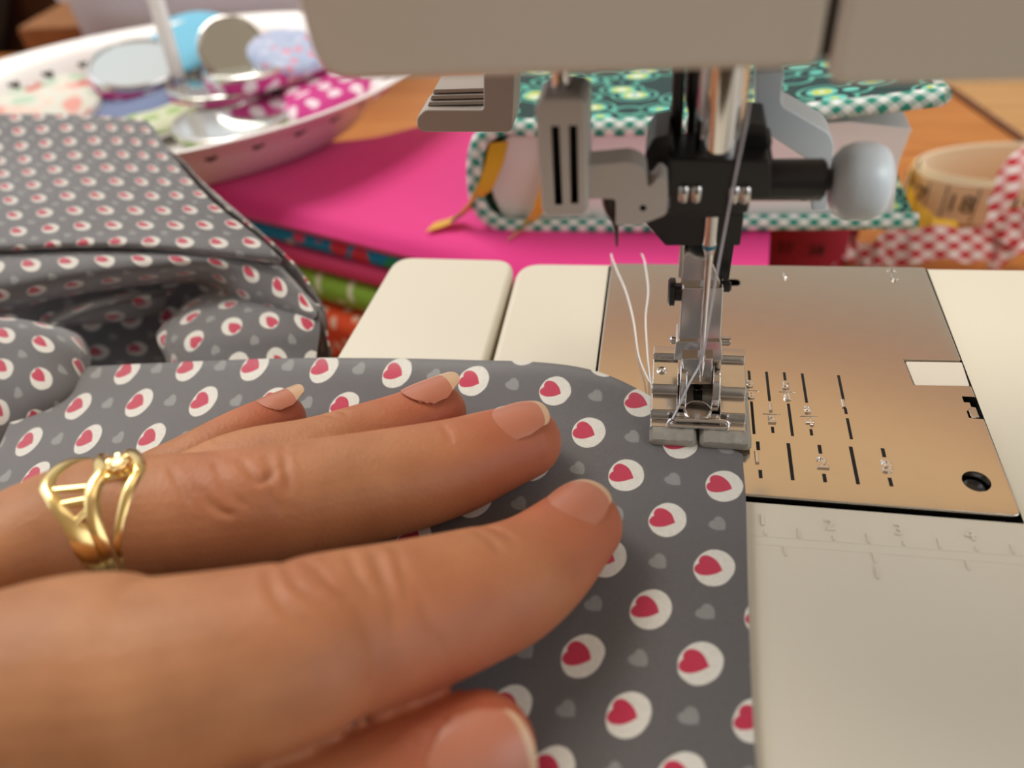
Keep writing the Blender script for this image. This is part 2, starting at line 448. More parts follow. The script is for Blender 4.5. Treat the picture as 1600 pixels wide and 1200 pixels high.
def skin_mat():
    m = bpy.data.materials.new('skin'); nt, b = nodes(m); x = X(nt); L = nt.links.new
    tc = nt.nodes.new('ShaderNodeTexCoord')
    t = nt.nodes.new('ShaderNodeTexNoise'); t.inputs['Scale'].default_value = 130; t.inputs['Detail'].default_value = 5
    L(tc.outputs['Object'], t.inputs['Vector'])
    at = nt.nodes.new('ShaderNodeAttribute'); at.attribute_name = 'flush'
    base = x.mix(t.outputs[0], lin(152, 98, 62), lin(200, 142, 98))
    f = x.n('MULTIPLY', at.outputs['Fac'], .75)
    col = x.mix(f, base, lin(178, 82, 60))
    L(col, b.inputs['Base Color'])
    b.inputs['Roughness'].default_value = .5; b.inputs['Specular IOR Level'].default_value = .35
    b.inputs['Subsurface Weight'].default_value = .35; b.inputs['Subsurface Radius'].default_value = (1., .35, .18)
    b.inputs['Subsurface Scale'].default_value = .0022
    w = nt.nodes.new('ShaderNodeTexVoronoi'); w.inputs['Scale'].default_value = 1500; L(tc.outputs['Object'], w.inputs['Vector'])
    bp = nt.nodes.new('ShaderNodeBump'); bp.inputs['Strength'].default_value = .28; bp.inputs['Distance'].default_value = .0002
    L(w.outputs['Distance'], bp.inputs['Height']); L(bp.outputs[0], b.inputs['Normal'])
    return m

WHITE = mat('white_plastic', lin(224, 214, 198), .34, noise=.02, nscale=60)
WHITE2 = mat('white_plastic_bed', lin(226, 219, 200), .36, bump=.05, bscale=2500)
GREYP = mat('grey_plastic', lin(196, 190, 182), .4)
GREYC = mat('cool_grey_plastic', lin(190, 197, 200), .4)
BLACK = mat('black_plastic', lin(30, 28, 28), .35)
BLACKM = mat('black_metal', lin(26, 24, 24), .3, metal=.0, spec=.6)
GAP = mat('dark_gap', lin(20, 18, 17), .8)
PLATE = mat('brushed_nickel', (.74, .68, .60, 1), .14, metal=1, noise=.03, nscale=300)
STEEL = mat('polished_steel', (.66, .63, .60, 1), .18, metal=1, noise=.08, nscale=400)
CHROME = mat('chrome', (.78, .75, .73, 1), .1, metal=1)
WORN = mat('worn_sole_plastic', lin(178, 172, 160), .3, noise=.25, nscale=700, bump=.5, bscale=1500, Transmission_Weight=.25)
GOLD = mat('gold', (.90, .66, .28, 1), .2, metal=1)
SKIN = skin_mat()
NAIL = mat('fingernail', lin(186, 118, 92), .3, spec=.5, Subsurface_Weight=.2, Subsurface_Scale=.001)
NAILTIP = mat('fingernail_tip', lin(204, 166, 132), .3)
THREAD = mat('white_thread', lin(240, 238, 236), .7)
THREADG = mat('glossy_grey_thread', lin(205, 203, 210), .45)
HEARTS = hearts_cloth('grey_heart_cotton', lin(97, 93, 92), lin(232, 228, 216), lin(200, 24, 68), lin(142, 142, 138))
PINK = mat('pink_cotton', lin(236, 40, 140), .75, noise=.05, nscale=30, Sheen_Weight=.3)
FLORAL = flower_cloth('blue_floral_cotton', lin(0, 136, 176), [lin(224, 70, 110), lin(30, 150, 90), lin(236, 226, 190), lin(0, 90, 140), lin(214, 50, 70)], 120, thr=.42)
ROSE = mat('rose_cotton', lin(232, 70, 124), .8, noise=.08, nscale=60)
GREEN = dots_cloth('green_dotted_cotton', lin(142, 190, 58), lin(225, 236, 190), 8.5, 1.3)
ORANGE = dots_cloth('orange_dotted_cotton', lin(240, 84, 34), lin(250, 205, 175), 8.5, 1.5)
PINKDOT = dots_cloth('pink_dotted_cotton', lin(206, 54, 140), lin(246, 226, 238), 13, 2.7)
GING = gingham('green_gingham', lin(240, 244, 240), lin(44, 150, 130), 5.2)
REDG = gingham('red_gingham', lin(246, 236, 234), lin(204, 30, 48), 8)
PAISLEY = voronoi_cloth('paisley_cotton', [(0, lin(60, 170, 200)), (.11, lin(228, 240, 232)), (.21, lin(204, 212, 90)), (.31, lin(110, 205, 190)), (.41, lin(36, 62, 64)), (.54, lin(96, 180, 160)), (.62, lin(40, 66, 66))], 96, None, stretch=(1, 1.6, 1))
PAPER = mat('white_paper', lin(250, 246, 246), .7)
YELLOW = mat('yellow_ribbon', lin(232, 176, 24), .35, Sheen_Weight=.4)
TABLE = wood('orange_wood', lin(178, 104, 42), lin(206, 136, 66))
LIGHTWOOD = wood('light_wood', lin(190, 140, 82), lin(206, 160, 104))
DARKWOOD = wood('dark_brown_wood', lin(54, 26, 14), lin(74, 36, 20))
CORK = mat('cork', lin(150, 98, 54), .8, noise=.3, nscale=200)
ENAMEL = mat('white_enamel', lin(246, 242, 240), .2, spec=.5)
MIRROR = mat('mirror_glass', (.80, .82, .78, 1), .1, metal=1)
TAPEW = mat('cream_tape', lin(246, 230, 200), .5)
TAPEY = mat('yellow_tape', lin(226, 180, 40), .5)
INK = mat('black_ink', lin(40, 32, 28), .6)
REDTAPE = mat('dark_red_tape', lin(170, 36, 60), .5)
BOXP = mat('cloudy_plastic', lin(236, 234, 234), .3, Subsurface_Weight=.2, Subsurface_Scale=.004)
nt_ = BOXP.node_tree; pb_ = nt_.nodes['Principled BSDF']; tl_ = nt_.nodes.new('ShaderNodeBsdfTranslucent'); tl_.inputs[0].default_value = lin(238, 238, 240)
mx_ = nt_.nodes.new('ShaderNodeMixShader'); mx_.inputs[0].default_value = .8; nt_.links.new(pb_.outputs[0], mx_.inputs[1]); nt_.links.new(tl_.outputs[0], mx_.inputs[2])
nt_.links.new(mx_.outputs[0], nt_.nodes['Material Output'].inputs[0])
FLOR_PALE = flower_cloth('pale_floral_cotton', lin(226, 226, 214), [lin(236, 168, 158), lin(214, 120, 110), lin(190, 214, 190), lin(240, 214, 200)], 110, thr=.5)
BLUEC = mat('light_blue_cotton', lin(120, 196, 226), .8)
LILAC = flower_cloth('lilac_floral_cotton', lin(186, 198, 226), [lin(236, 150, 176), lin(210, 216, 240), lin(170, 186, 220)], 220, thr=.4)
PALEGREEN = flower_cloth('pale_green_cotton', lin(206, 212, 180), [lin(160, 186, 120), lin(224, 226, 204), lin(190, 200, 160)], 120, thr=.4)
SLATE = mat('slate_blue_cotton', lin(120, 134, 170), .8)

# ------------------------------------------------------------ setting: table, floor, cupboard
TZ = -70
t = thing('sewing_table', (-90, 80, TZ - 28), 'orange brown wooden table under the sewing machine and the fabrics', 'table')
tb = M(); prism(tb, [(-520, -260), (340, -260), (340, 140), (180, 140), (95, 415), (-520, 415)], TZ - 28, TZ, 'z', 1.5); tb.build('tabletop', TABLE, t)
tb = M(); prism(tb, [(180.4, 139.4), (184.6, 139.4), (99.4, 416), (95.4, 416)], TZ - 30, TZ + .5, 'z', .5); tb.build('gap_shade_strip', wood('gap_shade_wood', lin(96, 50, 20), lin(120, 66, 28)), t)  # added dark strip: its colour paints the shaded gap between the two tables
for x, y in ((-480, -220), (240, -220), (-480, 370), (60, 370)):
    lg = M(); box(lg, x - 25, x + 25, y - 25, y + 25, TZ - 690, TZ - 28, 2); lg.build('leg', TABLE, t)
fl = M(); box(fl, -2500, 2500, -1500, 3000, TZ - 700, TZ - 690); o = fl.build('floor', wood('floor_wood', lin(176, 128, 74), lin(196, 150, 94))); o['kind'] = 'structure'
st = thing('side_table', (330, 350, TZ - 22), 'lighter wooden table standing beyond the right edge of the sewing table', 'table')
tb = M(); prism(tb, [(186, 141.5), (620, 141.5), (620, 560), (54, 560)], TZ - 22, TZ, 'z', 2); tb.build('tabletop', LIGHTWOOD, st)
for x, y in ((230, 170), (590, 170), (590, 530), (100, 530)):
    lg = M(); box(lg, x - 22, x + 22, y - 22, y + 22, TZ - 690, TZ - 22, 2); lg.build('leg', LIGHTWOOD, st)

cb = thing('cupboard', (-640, 600, TZ - 690), 'low dark brown wooden cupboard standing behind the table at the far left', 'cupboard')
p = M(); box(p, -1000, -240, 450, 800, TZ - 690, 25, 2); p.build('body', DARKWOOD, cb)
p = M(); prism(p, [(-1010, 442), (-235, 442), (-235, 805), (-1010, 805)], 25, 40, 'z', 3); p.build('top_board', DARKWOOD, cb)
p = M(); box(p, -470, -300, 444, 450, TZ - 640, 15, 2); dr = p.build('door', DARKWOOD, cb)
p = M(); lathe(p, [(-18, 9), (-12, 12), (-4, 5), (0, 5)], (-330, 444, -260), 'y', 20); h = p.build('knob', STEEL, dr)
p = M(); prism(p, [(-535.67,-104.96),(-520.2,-105.36),(-459.11,-25.35),(-470.17,-24.82)], 436, 444, 'y', 1); p.build('edge_strip', BLACK, cb)

# ------------------------------------------------------------ sewing machine
sm = thing('sewing_machine', (0, 40, TZ), 'white sewing machine with steel needle plate, black needle clamp and raised needle', 'sewing machine')

# bed with a recess that takes the needle plate
b = M(); prism(b, rpoly([(-40.3, -120), (270, -120), (270, 64), (-40.3, 62.4)], [6, 6, 6, 6], 8), TZ, -.9, 'z', 1.6, seg=4)
cutp = M(); prism(cutp, [(-19.2, -4.0), (48.1, -5.0), (48.1, 61.8), (-19.2, 61.2)], -6, 5)
b = boolean(b, [cutp], 1)
# everything deeper than the surface keeps the dark material, the recess walls included
b.build('bed', [WHITE2, GAP], sm)

# needle plate: cut-outs, engraved guides, raised digits
pl = M(); prism(pl, rpoly([(-18.75, -3.3), (47.7, -4.3), (47.3, 61.3), (-18.6, 61)], [.5, 1.4, .6, .5], 4), -1.5, 0, 'z', .25)
cut = []
c = M(); lathe(c, [(-4, 2.1), (3, 2.1)], (42.9, 2.15, 0), 'z', 40); cut.append(c)
c = M(); prism(c, rpoly([(4.1, 53.2), (9.3, 53.2), (9.3, 55.6), (4.1, 55.6)], 1.15, 6), -4, 3); cut.append(c)
c = M(); prism(c, [(37.5, 31.2), (50, 31.6), (50, 24.5), (37.9, 24.1)], -4, 3); cut.append(c)
c = M(); prism(c, [(45.3, 21.7), (50, 21.7), (50, 16.0), (45.2, 16.4), (45.2, 18), (46.2, 19.2), (46.2, 20.2), (45.3, 20.2)], -4, 3); cut.append(c)
c = M(); prism(c, rpoly([(-4.5, 12.2), (4.5, 12.2), (4.5, 13.8), (-4.5, 13.8)], .7, 5), -4, 3); cut.append(c)
for x0 in (-5, -2.2, 2.2, 5):
    c = M(); prism(c, [(x0 - .7, 16), (x0 + .7, 16), (x0 + .7, 30), (x0 - .7, 30)], -4, 3); cut.append(c)
pl = boolean(pl, cut, 0)
# engraved seam guides (shallow dark grooves)
def groove(x, y0, y1, w=.5): box(pl, x - w / 2, x + w / 2, y0, y1, -.05, .012, 0, 1)
groove(9.525, 23.7, 26.3); groove(12.7, 18.3, 26.2); groove(15.875, 24.0, 26.2); groove(19.05, 18.3, 26.1); groove(25.4, 19.3, 26.0)
groove(9.525, 9.9, 18.0); groove(15.875, 9.9, 17.9); groove(25.4, 9.9, 14.9); groove(25.4, 15.9, 17.4); groove(12.7, 10.4, 11.9); groove(19.05, 10.3, 11.8)
for x, f in ((10, 0), (15, 1), (20, 0), (25, 1), (30, 0)):
    if f: groove(x, 0, 8.2, .6)
    else: groove(x, 0, 1.8, .6); groove(x, 6.2, 8.2, .6)
def digit(txt, x, y, size):
    v, f = text_mesh(txt, size, .12, .17)
    pl.add([(a + x, q + y, z + .06) for a, q, z in v], f, 2, False)
def fraction(a, c, x, y):
    digit(a, x, y + 1.45, 2.3); digit(c, x, y - 1.55, 2.3)
    box(pl, x - 1.5, x + 1.5, y - .07, y + .07, 0, .1, .03, 2)
fraction('3', '8', 9.525, 20.9); fraction('1', '2', 12.7, 15.0); fraction('5', '8', 15.875, 20.9); fraction('3', '4', 19.05, 14.9)
digit('1', 25.2, 18.3, 2.4); digit('1', 9.6, 4.3, 3.4); digit('2', 20, 4, 3.6); digit('3', 30, 4, 3.6)
for hx, hy in ((18.9, 56.8), (40.4, 56.8)):
    tube(pl, [(hx - .4, hy + 1.1, .1), (hx - .3, hy - .2, .15), (hx + .1, hy - .7, .15), (hx + .7, hy - .3, .1)], .2, 8, 2)
tube(pl, [(39.6, 59.6, .05), (40.3, 60.1, .08), (41, 59.8, .08), (41.2, 59.3, .05)], .14, 8, 2)
np_ = pl.build('needle_plate', [PLATE, GAP, CHROME], sm, sharp=30)
p = M(); prism(p, rpoly([(37.9, 30.9), (47.6, 31.2), (47.4, 24.8), (38.3, 24.4)], .3), -3, -.25, 'z', .15); p.build('latch', WHITE, np_)
p = M(); lathe(p, [(-2.6, 1.8), (-1.6, 1.8), (-1.3, 1.4)], (42.9, 2.15, 0), 'z', 24); p.build('screw', BLACKM, np_)
p = M(); lathe(p, [(-2.4, .95), (-.5, .95), (-.35, .7)], (5.9, 54.3, 0), 'z', 20); p.build('screw', STEEL, np_)
p = M(); prism(p, [(45.8, 19.9), (47.2, 19.6), (47.2, 17.2), (45.9, 17.0)], -2.4, -.5, 'z', .1); p.build('latch', STEEL, np_)

# ruler moulded into the bed in front of the plate
r = M()
def rib(x0, y0, x1, y1, w=.3, h=.24):
    d = Vector((x1 - x0, y1 - y0)); n = Vector((-d.y, d.x)).normalized() * w / 2
    prism(r, [(x0 - n.x, y0 - n.y), (x1 - n.x, y1 - n.y), (x1 + n.x, y1 + n.y), (x0 + n.x, y0 + n.y)], -1.0, -.9 + h, 'z', .06)
RY = -10.9
rib(-39, RY, 200, RY - .2, .22, .08); rib(-39, RY - 1.5, 200, RY - 1.7, .22, .07)
for k in range(1, 40):
    x = k * 5.0 + .1
    rib(x, RY + .1, x, RY + (1.9 if k % 2 else 1.0))
    if k % 2 == 0:
        v, f = text_mesh(str(k // 2), 3.0, .2, .04)
        r.add([(a + x - .3, q + RY + 2.9, z - .86) for a, q, z in v], f, 0, False)
for k in range(1, 15):
    rib(k * 12.7, RY - 1.7, k * 12.7 + .1, RY - 3.4)
    if k % 2 == 0:
        v, f = text_mesh(str(k // 2), 3.0, .2, .04)
        r.add([(a + k * 12.7, q + RY - 5.2, z - .86) for a, q, z in v], f, 0, False)
r.build('ruler', WHITE2, sm)

# column and head
p = M(); prism(p, rpoly([(205, -12), (270, -12), (270, 63), (205, 63)], 12, 6), -1.2, 78, 'z', 0); p.build('column', WHITE, sm)
p = M(); prism(p, rpoly([(-45, 69.9), (6.6, 69.9), (6.6, 205), (-48, 205)], [4.2, 1.6, 6, 10], 6), -8, 50, 'y', 1.2, seg=4)
p.build('face_cover', WHITE, sm)
p = M(); prism(p, rpoly([(7.5, 68.3), (270, 66.5), (270, 205), (7.5, 205)], [1.6, 12, 20, 6], 6), -8.6, 50, 'y', 1.6, seg=4)
p.build('arm_cover', WHITE, sm)
p = M(); box(p, 5.5, 8.6, -6.4, 48, 70.6, 200); p.build('seam_filler', GAP, sm)
# openings in the underside that the bars come out of
p = M(); prism(p, rpoly([(-26, 2), (8.5, 2), (8.5, 30), (-26, 30)], 4), 66.8, 70.5, 'z', .6); p.build('bar_opening', GAP, sm)

# the machine's own sewing light in the underside of the arm
p = M(); prism(p, rpoly([(22, -3), (70, -3), (70, 9), (22, 9)], 3, 4), 67.75, 69.5, 'z', .3); lampo = p.build('sewing_light', mat('lamp_lens', lin(240, 240, 236), .3, Transmission_Weight=.6), sm)
L_ = bpy.data.lights.new('sewing_light_bulb', 'AREA'); L_.shape = 'RECTANGLE'; L_.size = .044; L_.size_y = .009; L_.energy = .022; L_.color = (.93, .97, 1.0); L_.spread = math.radians(150)
lo_ = bpy.data.objects.new('sewing_light_bulb', L_); C.objects.link(lo_); lo_.parent = sm
lo_.location = (Vector((52, 4, 67.5)) - worg(sm)) * S; lo_.rotation_euler = Vector((-.12, .74, -.66)).to_track_quat('-Z', 'Y').to_euler()

# presser bar and needle bar
p = M(); lathe(p, [(49, .85), (72, .85)], (-6.35, 17, 0), 'z', 20); p.build('presser_bar', BLACKM, sm)
p = M(); lathe(p, [(46, .7), (54, .7), (56, 1.2), (72, 1.2)], (-4.2, 18.5, 0), 'z', 20); p.build('guide_rod', BLACKM, sm)
p = M(); lathe(p, [(46, 3.1), (72, 3.1)], (-.9, 13, 0), 'z', 40); p.build('needle_bar', CHROME, sm)

# needle clamp
k = M()
prism(k, rpoly([(-7.21,51.99),(5.69,51.58),(6.39,46.13),(3.76,46.04),(3.66,43.89),(-6.68,43.66)], .5), 9, 17, 'y', .5)
prism(k, rpoly([(-10.36,51.65),(-9.41,53.82),(-7.1,54.32),(-6.07,50.31),(-6.01,45.5),(-8.26,44.91),(-10.08,47.29)], .4), 11, 19, 'y', .6)
prism(k, rpoly([(1.88,48.69),(2.75,54.78),(5.05,54.47),(6.77,48.64)], .4), 13, 20, 'y', .4)
prism(k, rpoly([(-10.93,40.95),(-7.06,36.08),(3.62,36.21),(3.63,41.32),(-6.42,42.54)], .3), 13, 19, 'y', .4)
prism(k, rpoly([(-4.28,44.17),(1.44,44.18),(1.22,42.89),(-3.94,42.86)], .4), 9.6, 16, 'y', .4)
box(k, 4.6, 6.2, 14, 18, 46, 52, .3)
kc = k.build('needle_clamp', BLACK, sm)
sc = M(); lathe(sc, [(3.5, 2.75), (12.9, 2.75), (13.3, 2.3)], (0, 12, 47.3), 'x', 32); lathe(sc, [(13.1, 1.4), (15, 1.4)], (0, 12, 47.3), 'x', 20)
so = sc.build('clamp_screw', BLACK, sm)
p = M(); lathe(p, [(14.0, 2.2), (14.25, 3.3), (15.2, 4.5), (16.6, 5.0), (18.4, 5.05), (19.8, 4.8), (20.8, 4.0), (21.35, 2.8), (21.5, 0.01)], (0, 12, 47.0), 'x', 40); p.build('knob', GREYC, so)
for q in [(-5.04,9,47),(-3.36,9,47),(1.56,9,46.9),(2.95,9,46.89)]:
    p = M(); lathe(p, [(-1.2, .55), (-.9, .8), (.9, .8), (1.2, .55)], q, 'z', 16); p.build('thread_guide_clip', STEEL, kc)

# needle
nd = M()
lathe(nd, [(36.6, 1.05), (43, 1.05)], (-.75, 13, 0), 'z', 24)
lathe(nd, [(35.9, 1.0), (36.6, 1.06)], (-.72, 13, 0), 'z', 24, 1)
tube(nd, [(-.72, 13, 36), (-.6, 13, 33.5), (-.5, 13, 26), (-.3, 13, 16), (-.15, 13, 11.5), (-.1, 13, 9.8), (-.08, 13, 8.2)], [1.0, .62, .52, .48, .46, .3, .03], 16)
nd.build('needle', [CHROME, mat('blue_mark', lin(40, 120, 140), .4)], sm)

# presser foot holder (shank)
h = M()
prism(h, [(-4.4,31.62),(-3.49,32.57),(-2.27,31.65),(0.07,31.22),(2.31,25.44),(-4.26,25.27)], 16.6, 20, 'y', .2)
box(h, -4.9, -4.2, 14.8, 20, 29, 36.6, .15)
prism(h, rpoly([(-4.12,26.62),(2.24,26.78),(2.73,15.56),(-4.13,15.25)], .35), 15.5, 19, 'y', .3)
prism(h, rpoly([(-4.58,15.93),(2.85,16.26),(3.31,12.2),(-4.7,11.8)], .3), 15, 20, 'y', .3)
prism(h, [(-3.39,13.35),(1.6,13.6),(1.87,7.62),(-2.84,7.34)], 13.8, 19, 'y', .25)
hd = h.build('presser_foot_holder', STEEL, sm)
p = M(); prism(p, rpoly([(-4.7,33.35),(3.57,33.44),(3.3,24),(-3.78,23.82)], .3), 20, 24, 'y', .2); box(p, -6.9, -4.5, 14, 18, 36.3, 41, .3); p.build('holder_block', BLACK, sm)
p = M(); lathe(p, [(-6.3, 1.9), (-6.0, 2.3), (-5.2, 2.3), (-5.0, 1.5), (-3, 1.5)], (0, 18, 24), 'x', 24); p.build('screw', BLACKM, hd)
p = M(); lathe(p, [(1.8, .9), (3.2, .9), (3.5, .6)], (0, 17, 26), 'x', 18); p.build('screw', BLACKM, hd)
p = M(); lathe(p, [(-5.5, .5), (-5.2, .8), (4.4, .8), (4.7, .5)], (0, 18.5, 13.5), 'x', 18); p.build('pin', STEEL, hd)

# presser foot: stepped wings, forked centre, wire loop, worn sole
pf = thing('presser_foot', (0, 13, .7), 'x', 'x'); del pf['label']; del pf['category']
pf.parent = sm; pf.location = (Vector((0, 13, .7)) - worg(sm)) * S
prof = [(7.5, 1.6), (7.5, 3.0), (9.4, 3.1), (9.7, 4.9), (13.6, 5.1), (14.0, 6.9), (20.2, 7.3), (20.5, 8.5), (22.6, 8.5), (23.0, 1.6)]
for x0, x1 in ((-8.2, -3.7), (3.4, 7.7)):
    w = M(); prism(w, rpoly(prof, .25, 3), x0, x1, 'x', .25); w.build('wing', STEEL, pf)
w = M(); box(w, -3.9, 3.6, 9, 10.6, 1.6, 4.0, .4); lathe(w, [(3.6, 2.4), (4.1, 2.4), (4.4, 1.9)], (-.3, 11, 0), 'z', 32); box(w, -3.9, 3.6, 18.5, 22, 1.6, 5.5, .3)
w.build('crossbar', STEEL, pf)
for x0, x1 in ((-3.55, -2.3), (1.9, 3.2)):
    w = M(); prism(w, rpoly([(11.0, 2), (10.6, 6.0), (12.5, 9.8), (15, 11.2), (19, 11.0), (19, 2)], [.3, 1.2, 1.6, 1, .5, .3]), x0, x1, 'x', .25); w.build('cheek', CHROME, pf)
w = M(); box(w, -2.3, 1.9, 10.7, 18, 1.7, 2.2); w.build('needle_opening', GAP, pf)
w = M(); tube(w, [(-4.6, 8.3, 4.2), (-5.0, 8.1, 3.8), (-4.6, 7.8, 3.4), (0, 7.8, 3.3), (4.2, 7.8, 3.4), (4.6, 8.1, 3.8), (4.2, 8.4, 4.2), (0, 8.4, 4.3), (-4.2, 8.4, 4.2)], .42, 10); w.build('wire_loop', CHROME, pf)
w = M(); lathe(w, [(7.0, .9), (7.25, .9), (7.3, .7), (7.2, .5), (7.4, .3)], (-6.6, 17.5, 0), 'z', 24); w.build('rivet', STEEL, pf)
rs = random.Random(3)
for x0, x1 in ((-8.3, -.35), (.15, 8.7)):
    w = M(); rings = []
    n = 14
    for i in range(n):
        x = x0 + (x1 - x0) * i / (n - 1); e = min(1, min(i, n - 1 - i) / 1.2 + .55)
        jz = rs.uniform(-.14, .14)
        yz = [(5.4, .7), (5.1, 1.3), (5.3, 2.3 + jz), (6.2, 2.9 + jz), (7.4, 3.0 + jz), (9, 2.6), (24, 2.0), (25, 1.2), (24.5, .7)]
        rings.append([(x, 6.5 + (y - 6.5) * (e if y < 9 else 1) , .7 + (z - .7) * e) for y, z in yz])
    loft(w, rings); w.build('sole', WORN, pf)

# needle threader with slotted block, arm and hook
p = M(); lathe(p, [(60, 1.2), (72, 1.2)], (-20.6, 7, 0), 'z', 24); p.build('threader_shaft', CHROME, sm)
blk = M(); prism(blk, rpoly([(-23.49,61.73),(-22.48,62.74),(-18.07,62.79),(-17.18,61.99),(-17.41,47.38),(-18.02,46.8),(-22.85,46.58),(-23.58,47.36)], .5), 3.5, 10.5, 'y', .5)
c1 = M(); prism(c1, [(-21.6,59.33),(-20.58,59.31),(-20.71,48.43),(-21.73,48.43)], -2, 5.5, 'y')
c2 = M(); prism(c2, [(-19.39,59.37),(-18.38,59.35),(-18.59,48.62),(-19.6,48.62)], -2, 5.5, 'y')
blk = boolean(blk, [c1, c2], 1)
nb = blk.build('needle_threader', [GREYP, GAP], sm)
p = M(); lathe(p, [(60.6, 1.9), (61.6, 1.9)], (-20.6, 7, 0), 'z', 24); p.build('collar', BLACKM, nb)
arm = M(); prism(arm, rpoly([(-17.74,53.84),(-17.09,53.48),(-11.98,53.97),(-10.12,52.89),(-9.74,50.37),(-9.1,50.73),(-8.33,51.99),(-7.33,51.09),(-7.05,46.44),(-10.61,44.76),(-13.85,44.74),(-13.84,48.71),(-17.89,48.71)], [.2,.4,1.5,1.2,.5,.3,.6,.4,.8,.4,.3,.6,.2]), 4.5, 8.5, 'y', .35)
hole = M(); lathe(hole, [(0, .45), (6, .45)], (-10.24, 0, 47.38), 'y', 20)
hole.v = [(x, y, z) for x, y, z in hole.v]
arm = boolean(arm, [hole], 1); arm.build('threader_arm', [GREYP, GAP], nb)
p = M(); tube(p, [(-14.75,6,48.52),(-14.51,6,46.5),(-14,6,44.53),(-13.83,6,42.81),(-13.75,6,40.54)], [1.1, 1.0, .55, .3, .15], 10); p.build('hook', BLACKM, nb)

# thread cutter bracket on the left, ridged on top
p = M(); prism(p, rpoly([(-49.57,46.2),(-47.96,47.53),(-37.81,47.29),(-37.11,53.33),(-31.97,53.17),(-33.25,43.8),(-33.97,43.24),(-49.11,43.52),(-49.9,44.35)], .6), 36, 44, 'y', .8)
for i in range(4):
    q0 = (-47.08,40,47.28); prism(p, [(q0[0] - 1.2 + i * .5, q0[2] - .6 + i * .9), (q0[0] + 9.5, q0[2] - .6 + i * .9), (q0[0] + 9.5, q0[2] + .1 + i * .9), (q0[0] - .8 + i * .5, q0[2] + .1 + i * .9)], 37 + i * .4, 44, 'y', .15)
p.build('thread_cutter', mat('taupe_plastic', lin(170, 160, 150), .45), sm)

# angled lever on the right with its steel pin
p = M(); prism(p, rpoly([(3.97,57.82),(7.53,57.71),(7.7,53.24),(14.83,49.05),(15.76,47.2),(16.04,44.62),(12.37,44.67),(12.1,45.27),(4.85,50.1)], [0,0,1,1.5,.6,.4,.3,.8,1.5]), 22, 28, 'y', .7); lv = p.build('threader_lever', GREYC, sm)
p = M(); prism(p, [(13.61,44.35),(16.13,44.32),(17.08,35.59),(14.82,35.59)], 24, 27, 'y', .3); p.build('lever_tip', GREYC, lv)
p = M(); q0 = (13.51,25,40.83); lathe(p, [(q0[2] - 4, .5), (q0[2] + 5, .5)], (q0[0], 25, 0), 'z', 12); p.build('pin', STEEL, lv)

# slide-on accessory table left of the bed
et = thing('extension_table', (-56, 30, TZ), 'white slide-on extension table left of the sewing machine bed, partly under the grey fabric', 'extension table')
p = M(); prism(p, rpoly([(-84, -130), (-42.2, -130), (-40.9, 62.4), (-70.2, 62.9)], [4, 2, 5, 5], 8), TZ, -.1, 'z', 1.5, seg=4); p.build('table_shell', WHITE2, et)

# upper thread and the two thread tails
p = M(); tube(p, [(2.06,8,63.07),(2,8,58.21),(1.4,8,50.51),(0.97,8,44.87),(0.25,8,33.33),(-0.3,8,22.5),(-0.41,12.4,13.88),(-2.02,10,11.38),(-3.65,8.6,6.98),(-4.62,7,5.6)], .17, 8)
setp(p.build('sewing_thread', THREADG), 'shiny grey upper thread running down to the needle and the foot', 'thread', 'threads')
p = M(); tube(p, [(-8.27,10,10.72),(-9.21,20.84,2.5),(-11.04,28.44,1),(-12.58,39.96,0.5),(-14.7,50.06,0.3),(-16.94,57.28,0.2),(-18.42,62.37,0.3),(-18.9,64.96,-0.4),(-18.5,66,-6)], .15, 8)
setp(p.build('thread_tail', THREAD), 'white thread tail crossing the plate to its back left corner', 'thread', 'threads')
p = M(); tube(p, [(-8.14,10,9.84),(-8.76,21.94,2),(-9.57,31.98,0.5),(-10.16,41.25,0.4),(-9.96,50.1,0.4),(-10.63,57.47,0.2),(-11.4,62.69,0.2),(-11.91,65.12,-0.4),(-10,66,-6)], .15, 8)
setp(p.build('thread_tail', THREAD), 'white thread tail lying nearest the foot holder, right of the other tail', 'thread', 'threads')

